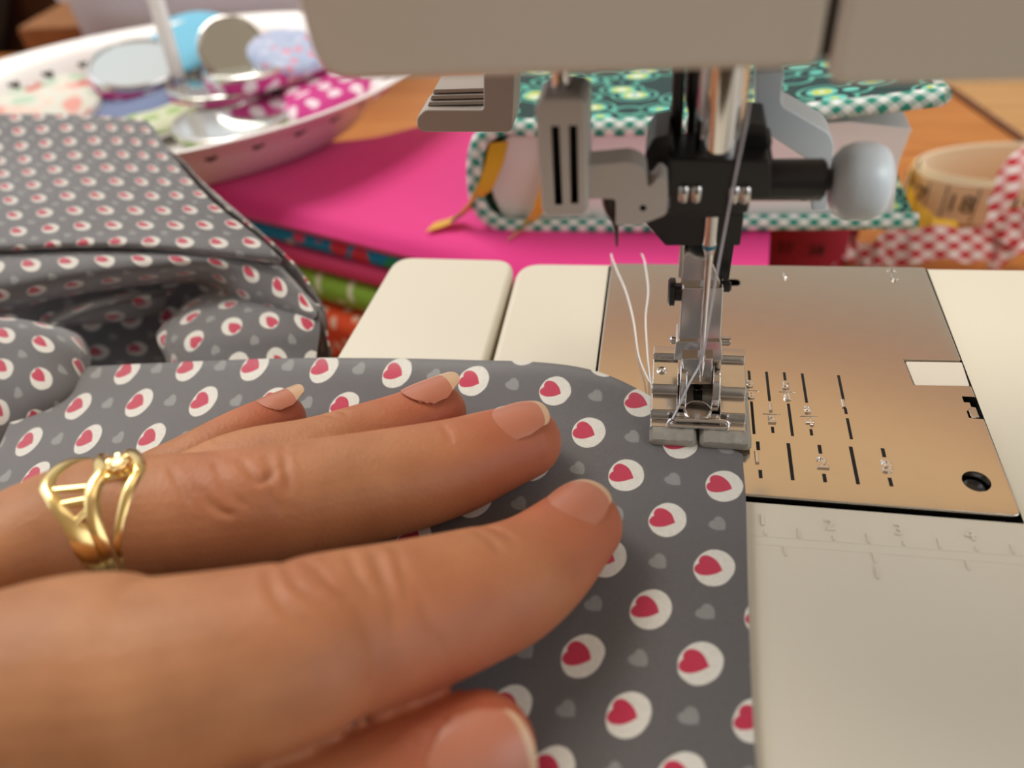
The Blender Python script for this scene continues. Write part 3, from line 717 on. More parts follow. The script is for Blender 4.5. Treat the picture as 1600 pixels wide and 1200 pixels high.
# ------------------------------------------------------------ grey heart fabric under the hand
g = [[(-151.43,26.46,-9,-19.71,2.43),(-131.67,25.62,-6,-17.23,2.27),(-106.42,25.21,-3,-14.03,2.19),(-83.19,24.84,-0.6,-11.15,2.24),(-62.02,25.02,0.3,-8.5,2.38),(-43.42,25.5,0.3,-6.18,2.57),(-29.25,25.55,0.3,-4.44,2.76),(-19.08,23.73,0.3,-3.18,2.73),(-10.37,18.94,0.3,-2.06,2.35),(-3.34,12.77,0.3,-1.12,1.76),(3.16,7.07,0.3,-0.24,1.18),(7.27,4.46,0.3,0.31,0.91)],[(-148.61,22.04,-8,-19.6,2.05),(-129.04,20.86,-5,-17.11,1.89),(-104.7,20.51,-2,-13.98,1.83),(-81.32,19.51,0.9,-11.08,1.89),(-60.29,19,2,-8.4,1.98),(-42.21,19.36,2,-6.09,2.15),(-28.42,19.92,1.6,-4.34,2.33),(-18.41,18.86,1.2,-3.08,2.32),(-9.98,15.11,0.6,-1.98,1.97),(-2.78,10.09,0.5,-1.02,1.48),(3.29,4.54,0.5,-0.19,0.9),(7.21,1.44,0.5,0.35,0.56)],[(-143.98,11.3,-8,-19.22,0.88),(-125.29,10.6,-5,-16.8,0.82),(-100.79,9.64,-1.4,-13.66,0.81),(-78.79,10.22,0.6,-10.77,0.95),(-58.99,10.97,1.2,-8.17,1.11),(-41.62,11.15,1.2,-5.93,1.24),(-27.68,10.57,1.1,-4.16,1.3),(-17.74,10.77,0.8,-2.9,1.41),(-9.2,6.99,0.5,-1.79,1.05),(-2.21,3.09,0.5,-0.86,0.67),(3.58,0.31,0.5,-0.1,0.39),(7.27,-1.3,0.5,0.39,0.22)],[(-136.72,-8.59,-7,-18.76,-1.19),(-119.32,-6.41,-4,-16.37,-0.89),(-93.86,-5.65,-0.6,-12.9,-0.71),(-73.94,-4.12,0.4,-10.12,-0.52),(-56.23,-2.76,0.5,-7.71,-0.35),(-39.93,-2.89,0.5,-5.57,-0.3),(-26.51,-3.2,0.5,-3.84,-0.26),(-16.81,-3.07,0.5,-2.62,-0.18),(-8.36,-3.72,0.5,-1.55,-0.19),(-1.18,-4.17,0.5,-0.63,-0.2),(4.32,-5,0.5,0.07,-0.27),(7.25,-5.65,0.5,0.45,-0.33)],[(-128.14,-39.3,-5,-18.28,-4.52),(-108.76,-36.63,-2,-15.36,-4.13),(-86.15,-34.39,0.2,-11.93,-3.82),(-67.82,-31.99,0.4,-9.15,-3.57),(-50.9,-30.19,0.4,-6.75,-3.38),(-36.26,-29.16,0.4,-4.77,-3.27),(-24.03,-27.85,0.4,-3.18,-3.13),(-14.8,-26.86,0.4,-2,-3.03),(-7.53,-26.08,0.4,-1.09,-2.95),(-1.25,-25.4,0.4,-0.3,-2.88),(3.2,-24.93,0.4,0.25,-2.83),(6.64,-24.56,0.4,0.68,-2.8)],[(-118.63,-65.42,-3,-17.24,-7.6),(-101.3,-59.75,-1,-14.35,-6.85),(-80.33,-55.96,0.4,-10.95,-6.37),(-63.11,-52.95,0.4,-8.26,-6.05),(-46.79,-50.9,0.4,-5.89,-5.87),(-33.4,-49.22,0.4,-4.05,-5.74),(-22.01,-47.38,0.4,-2.56,-5.59),(-13.19,-45.88,0.4,-1.43,-5.48),(-6.43,-45.03,0.4,-0.58,-5.43),(-0.92,-44.34,0.4,0.11,-5.4),(2.98,-43.86,0.4,0.59,-5.38),(6.31,-43.44,0.4,1,-5.37)],[(-118.41,-83.58,-2,-17.56,-9.92),(-97.48,-79.68,0,-13.82,-9.36),(-76.74,-74.91,0.4,-10.2,-8.76),(-59.19,-71.16,0.4,-7.4,-8.36),(-43.83,-68.35,0.4,-5.15,-8.11),(-30.74,-66.49,0.4,-3.33,-8.01),(-20.07,-64.98,0.4,-1.92,-7.95),(-11.68,-63.79,0.4,-0.84,-7.92),(-5.47,-62.91,0.4,-0.05,-7.91),(-0.69,-62.23,0.4,0.54,-7.9),(3.37,-61.65,0.4,1.04,-7.9),(6.94,-61.15,0.4,1.48,-7.91)]]
G = resample(g, 14, 20)
f = M(); sheet(f, G, -.35)
uv = [(p[3], p[4]) for r_ in G for p in r_]
o = f.build('heart_print_fabric', HEARTS, None, uv + uv)
setp(o, 'flat grey cotton printed with pink hearts under the hand and the presser foot', 'fabric', 'grey heart print fabrics')

# crumpled remainder of the same print, heaped behind on the left
bundle = M(); BUV = []
def drape(rows, ang, nu=10, nv=10, off=(0, 0), thick=.5, sc=1.0):
    G = resample(rows, nu, nv); P = np.array([[q[:3] for q in r_] for r_ in G])
    nr, nc = P.shape[:2]
    du = np.zeros((nr, nc)); dv = np.zeros((nr, nc))
    du[:, 1:] = np.cumsum(np.linalg.norm(np.diff(P, axis=1), axis=2), axis=1)
    dv[1:, :] = np.cumsum(np.linalg.norm(np.diff(P, axis=0), axis=2), axis=0)
    du = .5 * du + .5 * du.mean(axis=0, keepdims=True); dv = .5 * dv + .5 * dv.mean(axis=1, keepdims=True)
    ca, sa = math.cos(ang), math.sin(ang)
    uu = (du * ca + dv * sa) / 8 * sc + off[0]; vv = (-du * sa + dv * ca) / 8 * sc + off[1]
    sheet(bundle, G, thick)
    l = [(uu[i, j], vv[i, j]) for i in range(nr) for j in range(nc)]
    BUV.extend(l + l)
A45 = math.radians(42)
# upper flap with the fold along its lower edge
drape([[(-244.64,116.2,12.24),(-211.46,115.1,11.09),(-192.31,116.29,10.2),(-173.94,115.01,9.85),(-158.12,109.06,11.18)],[(-244.78,118.43,14.63),(-211.61,117.41,13.57),(-194.4,118.26,12.83),(-175.99,116.95,12.44),(-156.38,109.46,14.09)],[(-239.88,112.38,14.33),(-208.1,111.89,12.73),(-189.42,112.03,12.32),(-169.72,110.01,12.31),(-149.64,102.71,14.03)],[(-228.01,97.69,10.44),(-198.43,96.21,9.86),(-177.17,94.97,10.27),(-156.67,93.36,10.49),(-135.99,87.67,12.27)],[(-205.91,73,9.54),(-181.11,71.94,9.19),(-159.7,71.83,9.28),(-138.17,71.18,8.75),(-117,68.88,11.02)],[(-194.34,58.34,8.72),(-171.57,58.33,8.55),(-150.35,59.39,8.44),(-128.27,59.17,8.22),(-99.68,55.91,8.98)],[(-191.37,53.51,7.26),(-168.07,52.78,7.67),(-147.25,54.13,7.97),(-125.58,53.9,7.86),(-92.72,50.26,7.06)],[(-195.05,55.57,4.51),(-172.19,55.65,4.4),(-150.89,57.11,4.69),(-128.71,56.96,4.53),(-96.44,54.04,3.19)],[(-205.35,64.08,-0.02),(-183.09,65.76,-1.23),(-159.79,66.59,-0.66),(-136.4,66.73,-0.84),(-104.7,64.52,-2.78)]], A45, sc=1.3)
# narrow back layer at the right, seen past the fold
drape([[(-166.24,105.01,9.08),(-156.65,105.06,9.52),(-147.3,99.85,10.39),(-135.69,89.6,11.27)],[(-152.3,98.78,4.69),(-135.31,89.79,5.45),(-126.22,81.8,7.9),(-119.47,74.24,8.47)],[(-133.92,85.07,-11.72),(-112.93,72.31,-4.18),(-101.59,63.46,1.19),(-96.02,57.93,2.74)],[(-116.72,72.46,-17.79),(-96.39,59.77,-10),(-87.96,50.86,-3.91),(-84.68,46.89,-3.06)],[(-108.25,62.98,-21.18),(-93.57,53.09,-14.84),(-86.17,46.36,-9.14),(-82.24,41.02,-6.95)],[(-104.24,53.5,-26.34),(-89.93,45.12,-18.31),(-83.27,38.55,-12.24),(-80.13,35.4,-10.48)],[(-100.83,40.48,-32.11),(-88.53,35.29,-26.09),(-81.64,29.22,-19.56),(-78.23,25.91,-18.05)]], A45, off=(.6, .3), sc=1.3)
# middle roll below the crevice
drape([[(-208.89,64.38,-1.71),(-181.4,63.96,-0.63),(-158.29,64.76,-0.04),(-135.12,65.1,0.05),(-116.71,64.44,0.34),(-100.15,59.39,-0.54),(-89.46,50.82,-3.55)],[(-195.66,53.36,3.82),(-170.48,53.54,4.68),(-149.38,54.97,4.99),(-128.06,55.89,4.7),(-111.08,55.67,4.37),(-94.95,51.25,2.8),(-83.39,43.03,-0.09)],[(-187.97,44.95,4.71),(-164.47,45.86,5.32),(-144.83,48.66,5.99),(-124.8,50.87,5.93),(-108.77,51.17,4.92),(-94.82,46.73,2.43),(-82.33,40.6,0.02)],[(-185.82,39.31,1.15),(-163.43,41.9,2.35),(-144.67,46.16,3.3),(-126.69,50.16,2.73),(-113.73,53.34,1.14),(-99.84,46.66,-0.74),(-82.25,38.83,-0.39)],[(-191.25,40.22,-5.31),(-170.71,44.7,-6.07),(-154.98,50.76,-5.34),(-135.05,57.1,-5.46),(-122.6,61.03,-7.59),(-107.63,52.24,-9.03),(-87.96,41.8,-4.6)],[(-208.07,51.42,-15.61),(-185.65,56.31,-16.43),(-168.52,62.03,-14.97),(-146.16,67.87,-14.77),(-131.47,70.53,-15.89),(-118.42,62.49,-18.98),(-98.88,50.41,-13.3)]], A45, off=(.4, .9), sc=1.2)
# bulge opening to the left under the roll
drape([[(-83.39,44.46,-1.54),(-101.35,53.8,-6.1),(-116.55,58.67,-8.74),(-125.04,56.41,-10.33),(-128.75,50.82,-12.28)],[(-82.03,41.06,-1.05),(-95.55,44.29,-2.9),(-109.39,45.05,-4.32),(-119.31,44.9,-6.27),(-125.74,43.63,-8.85)],[(-80.99,36.7,-2.98),(-92.4,36.4,-3.2),(-106.01,36.24,-4.17),(-117.01,37.48,-5.84),(-125.61,40.68,-9.03)],[(-80.95,33.2,-5.2),(-91.93,31.79,-5.24),(-104.85,30.91,-5.67),(-114.32,33.14,-6.7),(-124.13,38.56,-10.19)],[(-80.6,26.73,-9.16),(-90.83,24.67,-8.6),(-103.57,24.07,-8.8),(-112.78,28.91,-10.1),(-123.73,38.05,-13.79)],[(-81.38,19.64,-17.91),(-91.18,15.68,-16.51),(-103.86,14.99,-16.82),(-113.02,24.07,-16.61),(-125.97,38.98,-21.08)]], -.4, off=(.2, .1), sc=1.15)
# roll at the lower left catching the daylight
drape([[(-194.93,41.8,-8.57),(-173.05,43.78,-7.89),(-158.71,43.76,-8.78),(-149.99,42.74,-10.71),(-148.11,41.85,-15.1)],[(-179.95,31.5,0.22),(-159.61,32.96,0.76),(-145.21,31.71,0.03),(-137.87,30.59,-3.11),(-137.68,30.96,-8.68)],[(-170.25,19.7,-0.05),(-151.69,21.21,-0.45),(-138.97,20.99,-1.12),(-133,21.08,-4.09),(-133.41,22.78,-9.58)],[(-165.1,9.05,-5.26),(-147.03,10.57,-5.53),(-136.83,11.99,-5.27),(-131.62,14.77,-6.69),(-133.39,19.56,-11.5)],[(-163.45,-2.83,-16.75),(-147.27,1.73,-16.27),(-139.43,6.27,-16.52),(-135.68,12.54,-16.82),(-139.65,21.94,-20.62)]], .9, off=(.9, .2), sc=1.2)
# rim of the lower left fold, rising to the roll
drape([[(-168.89,50.86,-14.83),(-157.79,52.58,-10.07),(-146.71,54.58,-7.95),(-139.66,60.18,-9.84),(-135.93,66.23,-13.32)],[(-164.06,40.9,-11.85),(-150.27,41.91,-5.6),(-141.19,45.55,-4.18),(-136.76,52.26,-7.15),(-135.05,61.42,-12.71)],[(-162.47,45.42,-13.41),(-151.54,45.4,-10.45),(-145.82,48.26,-11.9),(-144.77,55.39,-16.48),(-142.38,63.4,-20.5)]], .2, off=(.5, .5))
# inside of the hollow
drape([[(-216.39,69.67,-5.96),(-175.13,77.06,-9.17),(-138,80.8,-12.18),(-100.61,68.81,-12.64)],[(-211.66,51.56,-20.41),(-172.61,59.54,-25.37),(-136.96,60.65,-24.85),(-101.54,51.59,-20.21)],[(-184.66,20.98,-18.5),(-153.72,29.26,-26.88),(-128.7,38.92,-23.37),(-94.78,29.94,-21.2)],[(-166.92,-4.69,-23.7),(-139.62,7.61,-26.89),(-117.02,18.37,-21.56),(-89.51,15.8,-22.74)]], A45)
o = bundle.build('heart_print_fabric_heap', HEARTS, None, BUV)
setp(o, 'crumpled heap of grey fabric printed with pink hearts at the left behind the hand', 'fabric', 'grey heart print fabrics')

# ------------------------------------------------------------ folded fabrics stacked behind the machine
def folded(name, material, poly, z0, z1, label, wav=0, r=None):
    """folded cloth: rounded edge slab with a fold line and a soft top"""
    th = z1 - z0; mb = M()
    bm = bmesh.new()
    pp = rpoly(poly, 10, 5)
    prism(mb, pp, z0, z1, 'z', th * .48, seg=5)
    o = mb.build(name, material, None)
    setp(o, label, 'fabric', 'folded fabrics stacked behind the machine')
    if wav:
        b = bmesh.new(); b.from_mesh(o.data)
        top = max(b.faces, key=lambda q: q.calc_center_median().z)
        b.free()
    return o
folded('folded_fabric', ORANGE, [(-205, 132), (-88, 91), (-50, 77), (-40, 170), (-190, 190)], -70, -51.2, 'orange polka dot folded fabric at the bottom of the stack')
folded('folded_fabric', GREEN, [(-205, 138), (-85, 96), (-10, 76), (10, 150), (-190, 185)], -51, -40.7, 'green polka dot folded fabric just above the orange one')
folded('folded_fabric', ROSE, [(-205, 141), (-84, 98.5), (8, 71), (20, 140), (-190, 185)], -40.5, -32.7, 'rose pink folded fabric between the green and the blue flowered fabric')
folded('folded_fabric', FLORAL, [(-205, 142), (-83, 99.5), (12, 70), (22, 140), (-190, 185)], -32.5, -27.2, 'blue flowered folded fabric directly under the bright pink top fabric')
# bright pink top piece: a large sheet with a rolled fold and gentle waves
TOPZ = -20
pk = M()
front = cr([(-215, 147), (-150, 125), (-82, 100.5), (-20, 79), (18, 67.5)], 8)
back = cr([(-200, 178), (-150, 168), (-112, 167), (-72, 186), (30, 190)], 8)
rows = []
for j in range(24):
    t_ = j / 23; row = []
    for a_, c_ in zip(front, back):
        q = a_ * (1 - t_) + c_ * t_
        z = TOPZ + .5 * math.sin(q[0] * .07 + q[1] * .05) * min(1, t_ * 4) + .4 * math.sin(q[0] * .03 - q[1] * .09) - 2.4 * math.exp(-t_ * 26)
        row.append((q[0], q[1], z))
    rows.append(row)
lip = [[(q[0] - .5, q[1] - 1.6, TOPZ - 4.2) for q in rows[0]], [(q[0], q[1] - .2, TOPZ - 6.9) for q in rows[0]], [(q[0] + 4, q[1] + 9, TOPZ - 7) for q in rows[0]]]
sheet(pk, lip[::-1] + rows, -.6)
bk = [[(x, y, z) for x, y, z in rows[-1]], [(x, y + 1.5, TOPZ - 4) for x, y, z in rows[-1]], [(x, y - 4, TOPZ - 6.6) for x, y, z in rows[-1]]]
sheet(pk, bk, -.6)
o = pk.build('folded_fabric', PINK); setp(o, 'plain bright pink folded fabric on top of the stack under the book', 'fabric', 'folded fabrics stacked behind the machine')

# ------------------------------------------------------------ book in a fabric cover
bk_ = thing('book', (0, 150, -19.4), 'thick book in a green paisley fabric cover with checked edging on the pink fabric', 'book')
path = [(58.58,107,-16.6),(20.87,107,-17.23),(-13.82,107,-18.07),(-41.32,107,-18.69),(-53.6,107,-18.34),(-59.34,107,-13.48),(-59.95,107,-3.29),(-57.13,107,7.56),(-50.02,107,11.43),(-39.4,107,10.89),(-4.66,107,10.99),(17.07,107,13.1),(39.13,107,15.08),(56.09,107,17.04)]
pc = cr(path, 6)
def shift(P, dy, dz=0): return [(x, y + dy, z + dz) for x, y, z in P]
cv = M(); sheet(cv, [shift(pc, 0), shift(pc, 40, -.5), shift(pc, 84, -2)], 1.8); cv.build('cover', PAISLEY, bk_)
bd = M(); tube(bd, path, 2.3, 12, 0, 6)
v0 = len(bd.v)
bo = bd.build('edging', GING, bk_)
bd = M(); q1 = pc[-1]; tube(bd, [(q1[0], 107, q1[2]), (q1[0] + .5, 140, q1[2] - .5), (q1[0], 191, q1[2] - 2)], 2.2, 12); bd.build('edging', GING, bk_)
pg = M(); prism(pg, rpoly([(-53.89,-18.02),(-56.42,-9.59),(-54.36,2.29),(-49.69,7.47),(-4.52,7.84),(25.57,9.06),(37.64,9.85),(52.3,7.58),(51.16,-2.43),(53.42,-16.68)], [1,2,2,1,0,0,.5,.3,3,.4]), 110, 184, 'y', .3); pg.build('page_block', PAPER, bk_)
def ribbon(P, w, name, material, parent, wd=(1, 0, 0), thick=.25, n=8):
    Q = cr(P, n); rows = []
    for i, p in enumerate(Q):
        d = wd[i * (len(wd) - 1) // (len(Q) - 1)] if isinstance(wd[0], (tuple, list)) else wd
        d = Vector(d).normalized() * w / 2
        rows.append([tuple(Vector(p) - d), tuple(Vector(p) + d)])
    mb = M(); sheet(mb, rows, thick)
    return mb.build(name, material, parent)
ribbon([(-52.21,108.5,6.39),(-54.72,106,-1.02),(-59.08,105,-8.39),(-67.62,107.49,-17),(-75.36,105.69,-19)], 5.2, 'ribbon_marker', YELLOW, bk_, [(1, .2, 0), (1, .2, .1), (.9, .3, .3), (.3, 1, 0), (.3, 1, 0)])
ribbon([(-36.02,108.5,7.44),(-37.2,106.3,-0.16),(-40.88,105,-10.41),(-45.56,105.72,-17.5),(-49.86,101.24,-19)], 5.2, 'ribbon_marker', YELLOW, bk_, [(1, .2, 0), (1, .2, .1), (.9, .3, .3), (.5, .8, 0), (.4, 1, 0)])

# ------------------------------------------------------------ oval tray with a handle and its contents
tr = thing('tray', (-193, 170, -19.5), 'white enamel oval tray with punched hearts and an upright handle on the fabrics', 'tray')
RA = .26; CX, CY = -193, 170
def el(a, b, th, z):
    x, y = a * math.cos(th), b * math.sin(th)
    return (CX + x * math.cos(RA) - y * math.sin(RA), CY + x * math.sin(RA) + y * math.cos(RA), z)
prof = [(0, -18.2), (.3, -18.2), (.66, -18.0), (.715, -16.6), (.80, -8), (.9, -1.2), (.985, 2.2), (1.0, 2.7), (1.012, 2.2), (1.0, 1.2), (.91, -2.6), (.81, -9.4), (.73, -18.2), (.70, -19.5), (.3, -19.5), (0, -19.5)]
SEG = 96; tm = M(); rings = []
for k_, z in prof:
    rings.append([el(101 * max(k_, .001), 67 * max(k_, .001) + (k_ < .72) * -2 * k_, 2 * math.pi * i / SEG, z) for i in range(SEG)])
loft(tm, rings, 0, False)
def heart2(s, n=14):
    out = []
    for i in range(n):
        a_ = 2 * math.pi * i / n
        out.append((s * .0625 * 16 * math.sin(a_) ** 3, s * .0625 * (13 * math.cos(a_) - 5 * math.cos(2 * a_) - 2 * math.cos(3 * a_) - math.cos(4 * a_))))
    return out
# heart shaped holes, dark inside, on both faces of the wall
for i in range(34):
    th = 2 * math.pi * (i + .35) / 34
    for side in (0, 1):
        ka, za, kb, zb = (.80, -8, .9, -1.2) if not side else (.81, -9.4, .91, -2.6)
        c0 = Vector(el(101 * ka, 67 * ka, th, za)); c1 = Vector(el(101 * kb, 67 * kb, th, zb))
        up = (c1 - c0).normalized(); tan = (Vector(el(101, 67, th + .01, 0)) - Vector(el(101, 67, th - .01, 0))).normalized()
        nn = tan.cross(up).normalized()
        if side: nn = nn
        cc = (c0 + c1) / 2; outward = Vector((math.cos(th + RA), math.sin(th + RA), 0))
        if (nn.dot(outward) > 0) != bool(side): nn = -nn
        cc = cc + nn * .12
        hp_ = [cc + tan * x + up * y for x, y in heart2(2.3)]
        tm.add([tuple(q) for q in hp_], [tuple(range(len(hp_)))], 1, False)
tm.build('dish', [ENAMEL, GAP], tr, sharp=60)
hb = M(); h0 = (-205.87,203.39,-18); h1 = (-195.8,195,22.2)
hx = h0[0] + (h1[0] - h0[0]); tube(hb, [(h0[0], h0[1], -18), tuple(np.array(h0) + (np.array(h1) - np.array(h0)) * .5), h1, tuple(np.array(h0) + (np.array(h1) - np.array(h0)) * 1.8)], 3.0, 16)
lathe(hb, [(-18, 7), (-16.5, 6.5), (-15.8, 3.5)], (h0[0], h0[1], 0), 'z', 24)
hb.build('handle', ENAMEL, tr)

def pocket_mirror(label, c, r, n, fabric, th=4.2, name='pocket_mirror', glass=True, group='fabric backed pocket mirrors in the tray'):
    """round fabric backed mirror: domed cloth back, steel rim, glass; n = way the glass faces"""
    N_ = Vector(n).normalized(); a_ = N_.orthogonal().normalized(); b_ = N_.cross(a_)
    root = thing(name, c, label, 'mirror' if glass else 'disc', group)
    def rv(prof, nm, mt):
        rings = [[tuple(Vector(c) + N_ * t + (a_ * math.cos(2 * math.pi * i / 40) + b_ * math.sin(2 * math.pi * i / 40)) * q) for i in range(40)] for t, q in prof]
        mb = M(); loft(mb, rings); return mb.build(nm, mt, root)
    rv([(-th / 2 - .6, .01), (-th / 2 - .5, r * .5), (-th / 2, r * .92), (-th * .2, r), (th * .15, r), (th * .2, r * .97)], 'fabric_back', fabric)
    rv([(th * .2, r * .985), (th * .42, r * .99), (th * .5, r * .95), (th * .5, r * .9), (th * .4, r * .88), (th * .2, r * .88)], 'rim', STEEL)
    rv([(th * .1, r * .89), (th * .43, r * .885), (th * .44, .01)], 'glass', MIRROR)
    return root
Fd = lambda c: c
pocket_mirror('flat round mirror lying glass up nearest the front rim of the tray', (-165.24,168.98,-13), 22, (.02, .03, 1), PALEGREEN)
pocket_mirror('mirror tilted against the handle showing its pink dotted cloth edge below the rim', (-221.7,203.64,-7), 19, (.16, -.14, .97), PINKDOT, 9)
pocket_mirror('mirror standing tilted right of the handle, glass towards the sewing machine', (-178.29,205.77,0), 13, (.35, -.62, .70), FLOR_PALE)
pocket_mirror('pale green cloth covered mirror lying face down in front of the handle', (-200.57,176,-14), 19, (.06, -.02, -1), PALEGREEN)
pocket_mirror('pink dotted mirror lying glass up right of the handle, above another one', (-169.64,202.3,-8), 20, (-.04, .10, 1), PINKDOT, 7)
pocket_mirror('pink dotted mirror underneath, closest to the handle foot', (-183.52,201,-12.5), 23, (.02, .06, 1), PINKDOT, 6)
pocket_mirror('slate blue cloth covered mirror half hidden by the grey heap', (-217.2,188.64,-13), 22, (.05, .1, -1), SLATE)
pocket_mirror('light blue cloth covered mirror behind the handle', (-209.44,222.65,-3), 21, (.02, .26, -.96), BLUEC)
pocket_mirror('lilac flowered mirror leaning at the far right beside the machine head', (-155.48,207.79,-3), 16, (-.22, .10, -.95), LILAC)
pocket_mirror('pale green flowered mirror lying below the lilac one', (-163.29,211.61,-9), 20, (0, .02, -1), FLOR_PALE)
# folded cloths in the tray
def cloth_lump(name, mt, pts, z0, z1, label, group=None):
    mb = M(); pc_ = cr([p + (0,) for p in pts], 5, True); n = len(pc_)
    cx = sum(p[0] for p in pts) / len(pts); cy = sum(p[1] for p in pts) / len(pts); rings = []
    for k_, zz in ((.8, 0), (1.0, .3), (.98, .65), (.82, .92), (.5, 1.0), (.02, .98)):
        rings.append([(cx + (p[0] - cx) * k_, cy + (p[1] - cy) * k_, z0 + (z1 - z0) * zz + .6 * math.sin(i * .9 + k_ * 5) * (zz > .5)) for i, p in enumerate(pc_)])
    loft(mb, rings); o = mb.build(name, mt)
    return setp(o, label, 'fabric', group)
cloth_lump('folded_cloth', PINKDOT, [(-150.26,173.19),(-157.76,219.64),(-132.31,218.94),(-115.83,211.02),(-116.7,194.27),(-124.99,180.26),(-136.34,169.85)], -18, -10, 'pink cloth with white dots filling the right end of the tray')
cloth_lump('folded_cloth', FLOR_PALE, [(-279.2,165.98),(-297.48,197.6),(-282.18,211.53),(-265.16,219.46),(-243.05,204.03),(-227.55,181.05),(-237.98,164.32)], -18, -6, 'pale cloth with small red flowers at the left end of the tray')

# ------------------------------------------------------------ cloudy box and cork block behind the tray
bx = thing('storage_box', (-270, 375, TZ), 'cloudy white plastic box standing behind the oval tray', 'box')
p = M(); prism(p, rpoly([(-345, 332), (-196, 332), (-190, 425), (-352, 425)], 8, 5), TZ, 60, 'z', 2)
c1 = M(); prism(c1, rpoly([(-342, 335), (-199, 335), (-193, 422), (-349, 422)], 7, 5), TZ + 3, 80)
p = boolean(p, [c1], 0); p.build('shell', BOXP, bx)
p = M(); prism(p, rpoly([(-349, 328), (-192, 328), (-186, 429), (-356, 429)], 9, 5), -14, -9.5, 'z', 1.2)
c1 = M(); prism(c1, rpoly([(-344.5, 332.5), (-196.5, 332.5), (-190.5, 424.5), (-351.5, 424.5)], 8, 5), -20, 0)
p = boolean(p, [c1], 0); p.build('rib', BOXP, bx)
p = M(); prism(p, rpoly([(-338, 338), (-203, 338), (-197, 419), (-345, 419)], 6, 4), TZ + 3.5, -22, 'z', 3); p.build('folded_lining', LILAC, bx)
p = M(); box(p, -395, -352, 344, 400, TZ, -31, 3); o = p.build('cork_block', CORK)
setp(o, 'brown cork block between the dark cupboard and the cloudy box', 'block')

# ------------------------------------------------------------ measuring tapes and checked ribbons at the right
tp = thing('measuring_tape', (127, 225, TZ), 'cream measuring tape coiled on edge with black numbers, yellow on its back', 'measuring tape')
cxy = (120.82,207.89,-70)
sp = []
for i in range(120):
    th = math.pi * 1.02 + i / 119 * 2 * math.pi * 2.2
    rr = 33 - i * .05 + 1.5 * math.sin(i * .25)
    sp.append((cxy[0] + rr * 1.08 * math.cos(th), cxy[1] + rr * .55 * math.sin(th)))
def band(P, z0, z1, th):
    a_ = [[(x, y, z0) for x, y in P], [(x, y, z1) for x, y in P]]
    mb = M(); sheet(mb, a_, th); return mb
band(sp, -69, -53, .5).build('tape', TAPEW, tp)
num = M()
for i, txt in zip(range(3, 40, 5), ('17', '18', '19', '20', '21', '22', '23', '24')):
    pa, pb = Vector(sp[i - 1]), Vector(sp[i + 1]); tg = (pb - pa).normalized(); nrm = Vector((tg.y, -tg.x))
    if nrm.dot(Vector(sp[i]) - Vector((cxy[0], cxy[1]))) < 0: nrm = -nrm
    v, f = text_mesh(txt, 10, .05, 0)
    num.add([(sp[i][0] + tg.x * a_ + nrm.x * (.7 + z), sp[i][1] + tg.y * a_ + nrm.y * (.7 + z), -61 + q) for a_, q, z in v], f, 0, False)
    for dx in (-5.2, 5.2):
        bx0 = [(sp[i][0] + tg.x * (dx + e) + nrm.x * .72, sp[i][1] + tg.y * (dx + e) + nrm.y * .72) for e in (-.25, .25)]
        num.add([(bx0[0][0], bx0[0][1], -68), (bx0[1][0], bx0[1][1], -68), (bx0[1][0], bx0[1][1], -54), (bx0[0][0], bx0[0][1], -54)], [(0, 1, 2, 3)])
num.build('numbers', INK, tp)
# the free end shows the yellow back and runs down to the front
ye = [(82.36,197.39,-55),(80.07,188.53,-58),(82.59,181.72,-62),(89.68,179.51,-66),(100.67,181.38,-69)]
ribbon([(sp[0][0], sp[0][1], -58)] + list(ye), 15, 'yellow_end', TAPEY, tp, [(0, .1, 1), (0, .1, 1), (.1, .3, 1), (.1, .6, .8), (.1, .9, .4), (.1, 1, .1)])

rt = thing('red_measuring_tape', (47, 168, TZ), 'dark red measuring tape loop lying left of the checked ribbons', 'measuring tape')
P = [((43.98,170.55,-66)[0] + 17 * math.cos(a_) , (43.98,170.55,-66)[1] + 12 * math.sin(a_)) for a_ in np.linspace(-.4, 5.6, 40)]
band(P, -69.5, -52, .5).build('tape', REDTAPE, rt)
num = M()
for i in range(2, 38, 4):
    tg = (Vector(P[i + 1]) - Vector(P[i - 1])).normalized(); nrm = Vector((tg.y, -tg.x))
    v, f = text_mesh(str(30 + i // 4), 6, .05, 0)
    num.add([(P[i][0] + tg.x * a_ + nrm.x * (.75 + z), P[i][1] + tg.y * a_ + nrm.y * (.75 + z), -60 + q) for a_, q, z in v], f, 0, False)
num.build('numbers', INK, rt)

rb = [
 ([(51.16,164.34,-69),(52.65,164.18,-65),(54.73,165.57,-61),(60.79,166.15,-64),(63.97,163.09,-66),(68.72,163.16,-63),(75.11,165.95,-61),(81.06,165.76,-64)], 11, 'red and white checked ribbon folded in waves right of the red tape'),
 ([(71.17,161.25,-66),(78.56,161.95,-61),(87.59,163.08,-59),(95.86,162.37,-60),(103.37,164.11,-60),(107.63,163.06,-65)], 12, 'red and white checked ribbon lying in front of the cream tape coil'),
 ([(115.97,176.87,-30),(108.04,172.33,-36),(102.67,169.07,-46),(102.09,168.39,-52),(107.06,165.97,-54),(114.53,164.44,-54)], 13, 'red and white checked ribbon end rising at the right edge of the photo'),
 ([(105.98,165.09,-68),(106.17,164.05,-62),(110.31,163.55,-57),(117.67,162.89,-56),(124.23,161.69,-62),(116.14,162.32,-67)], 14, 'red and white checked ribbon bow loop at the right edge, nearest the bed')]
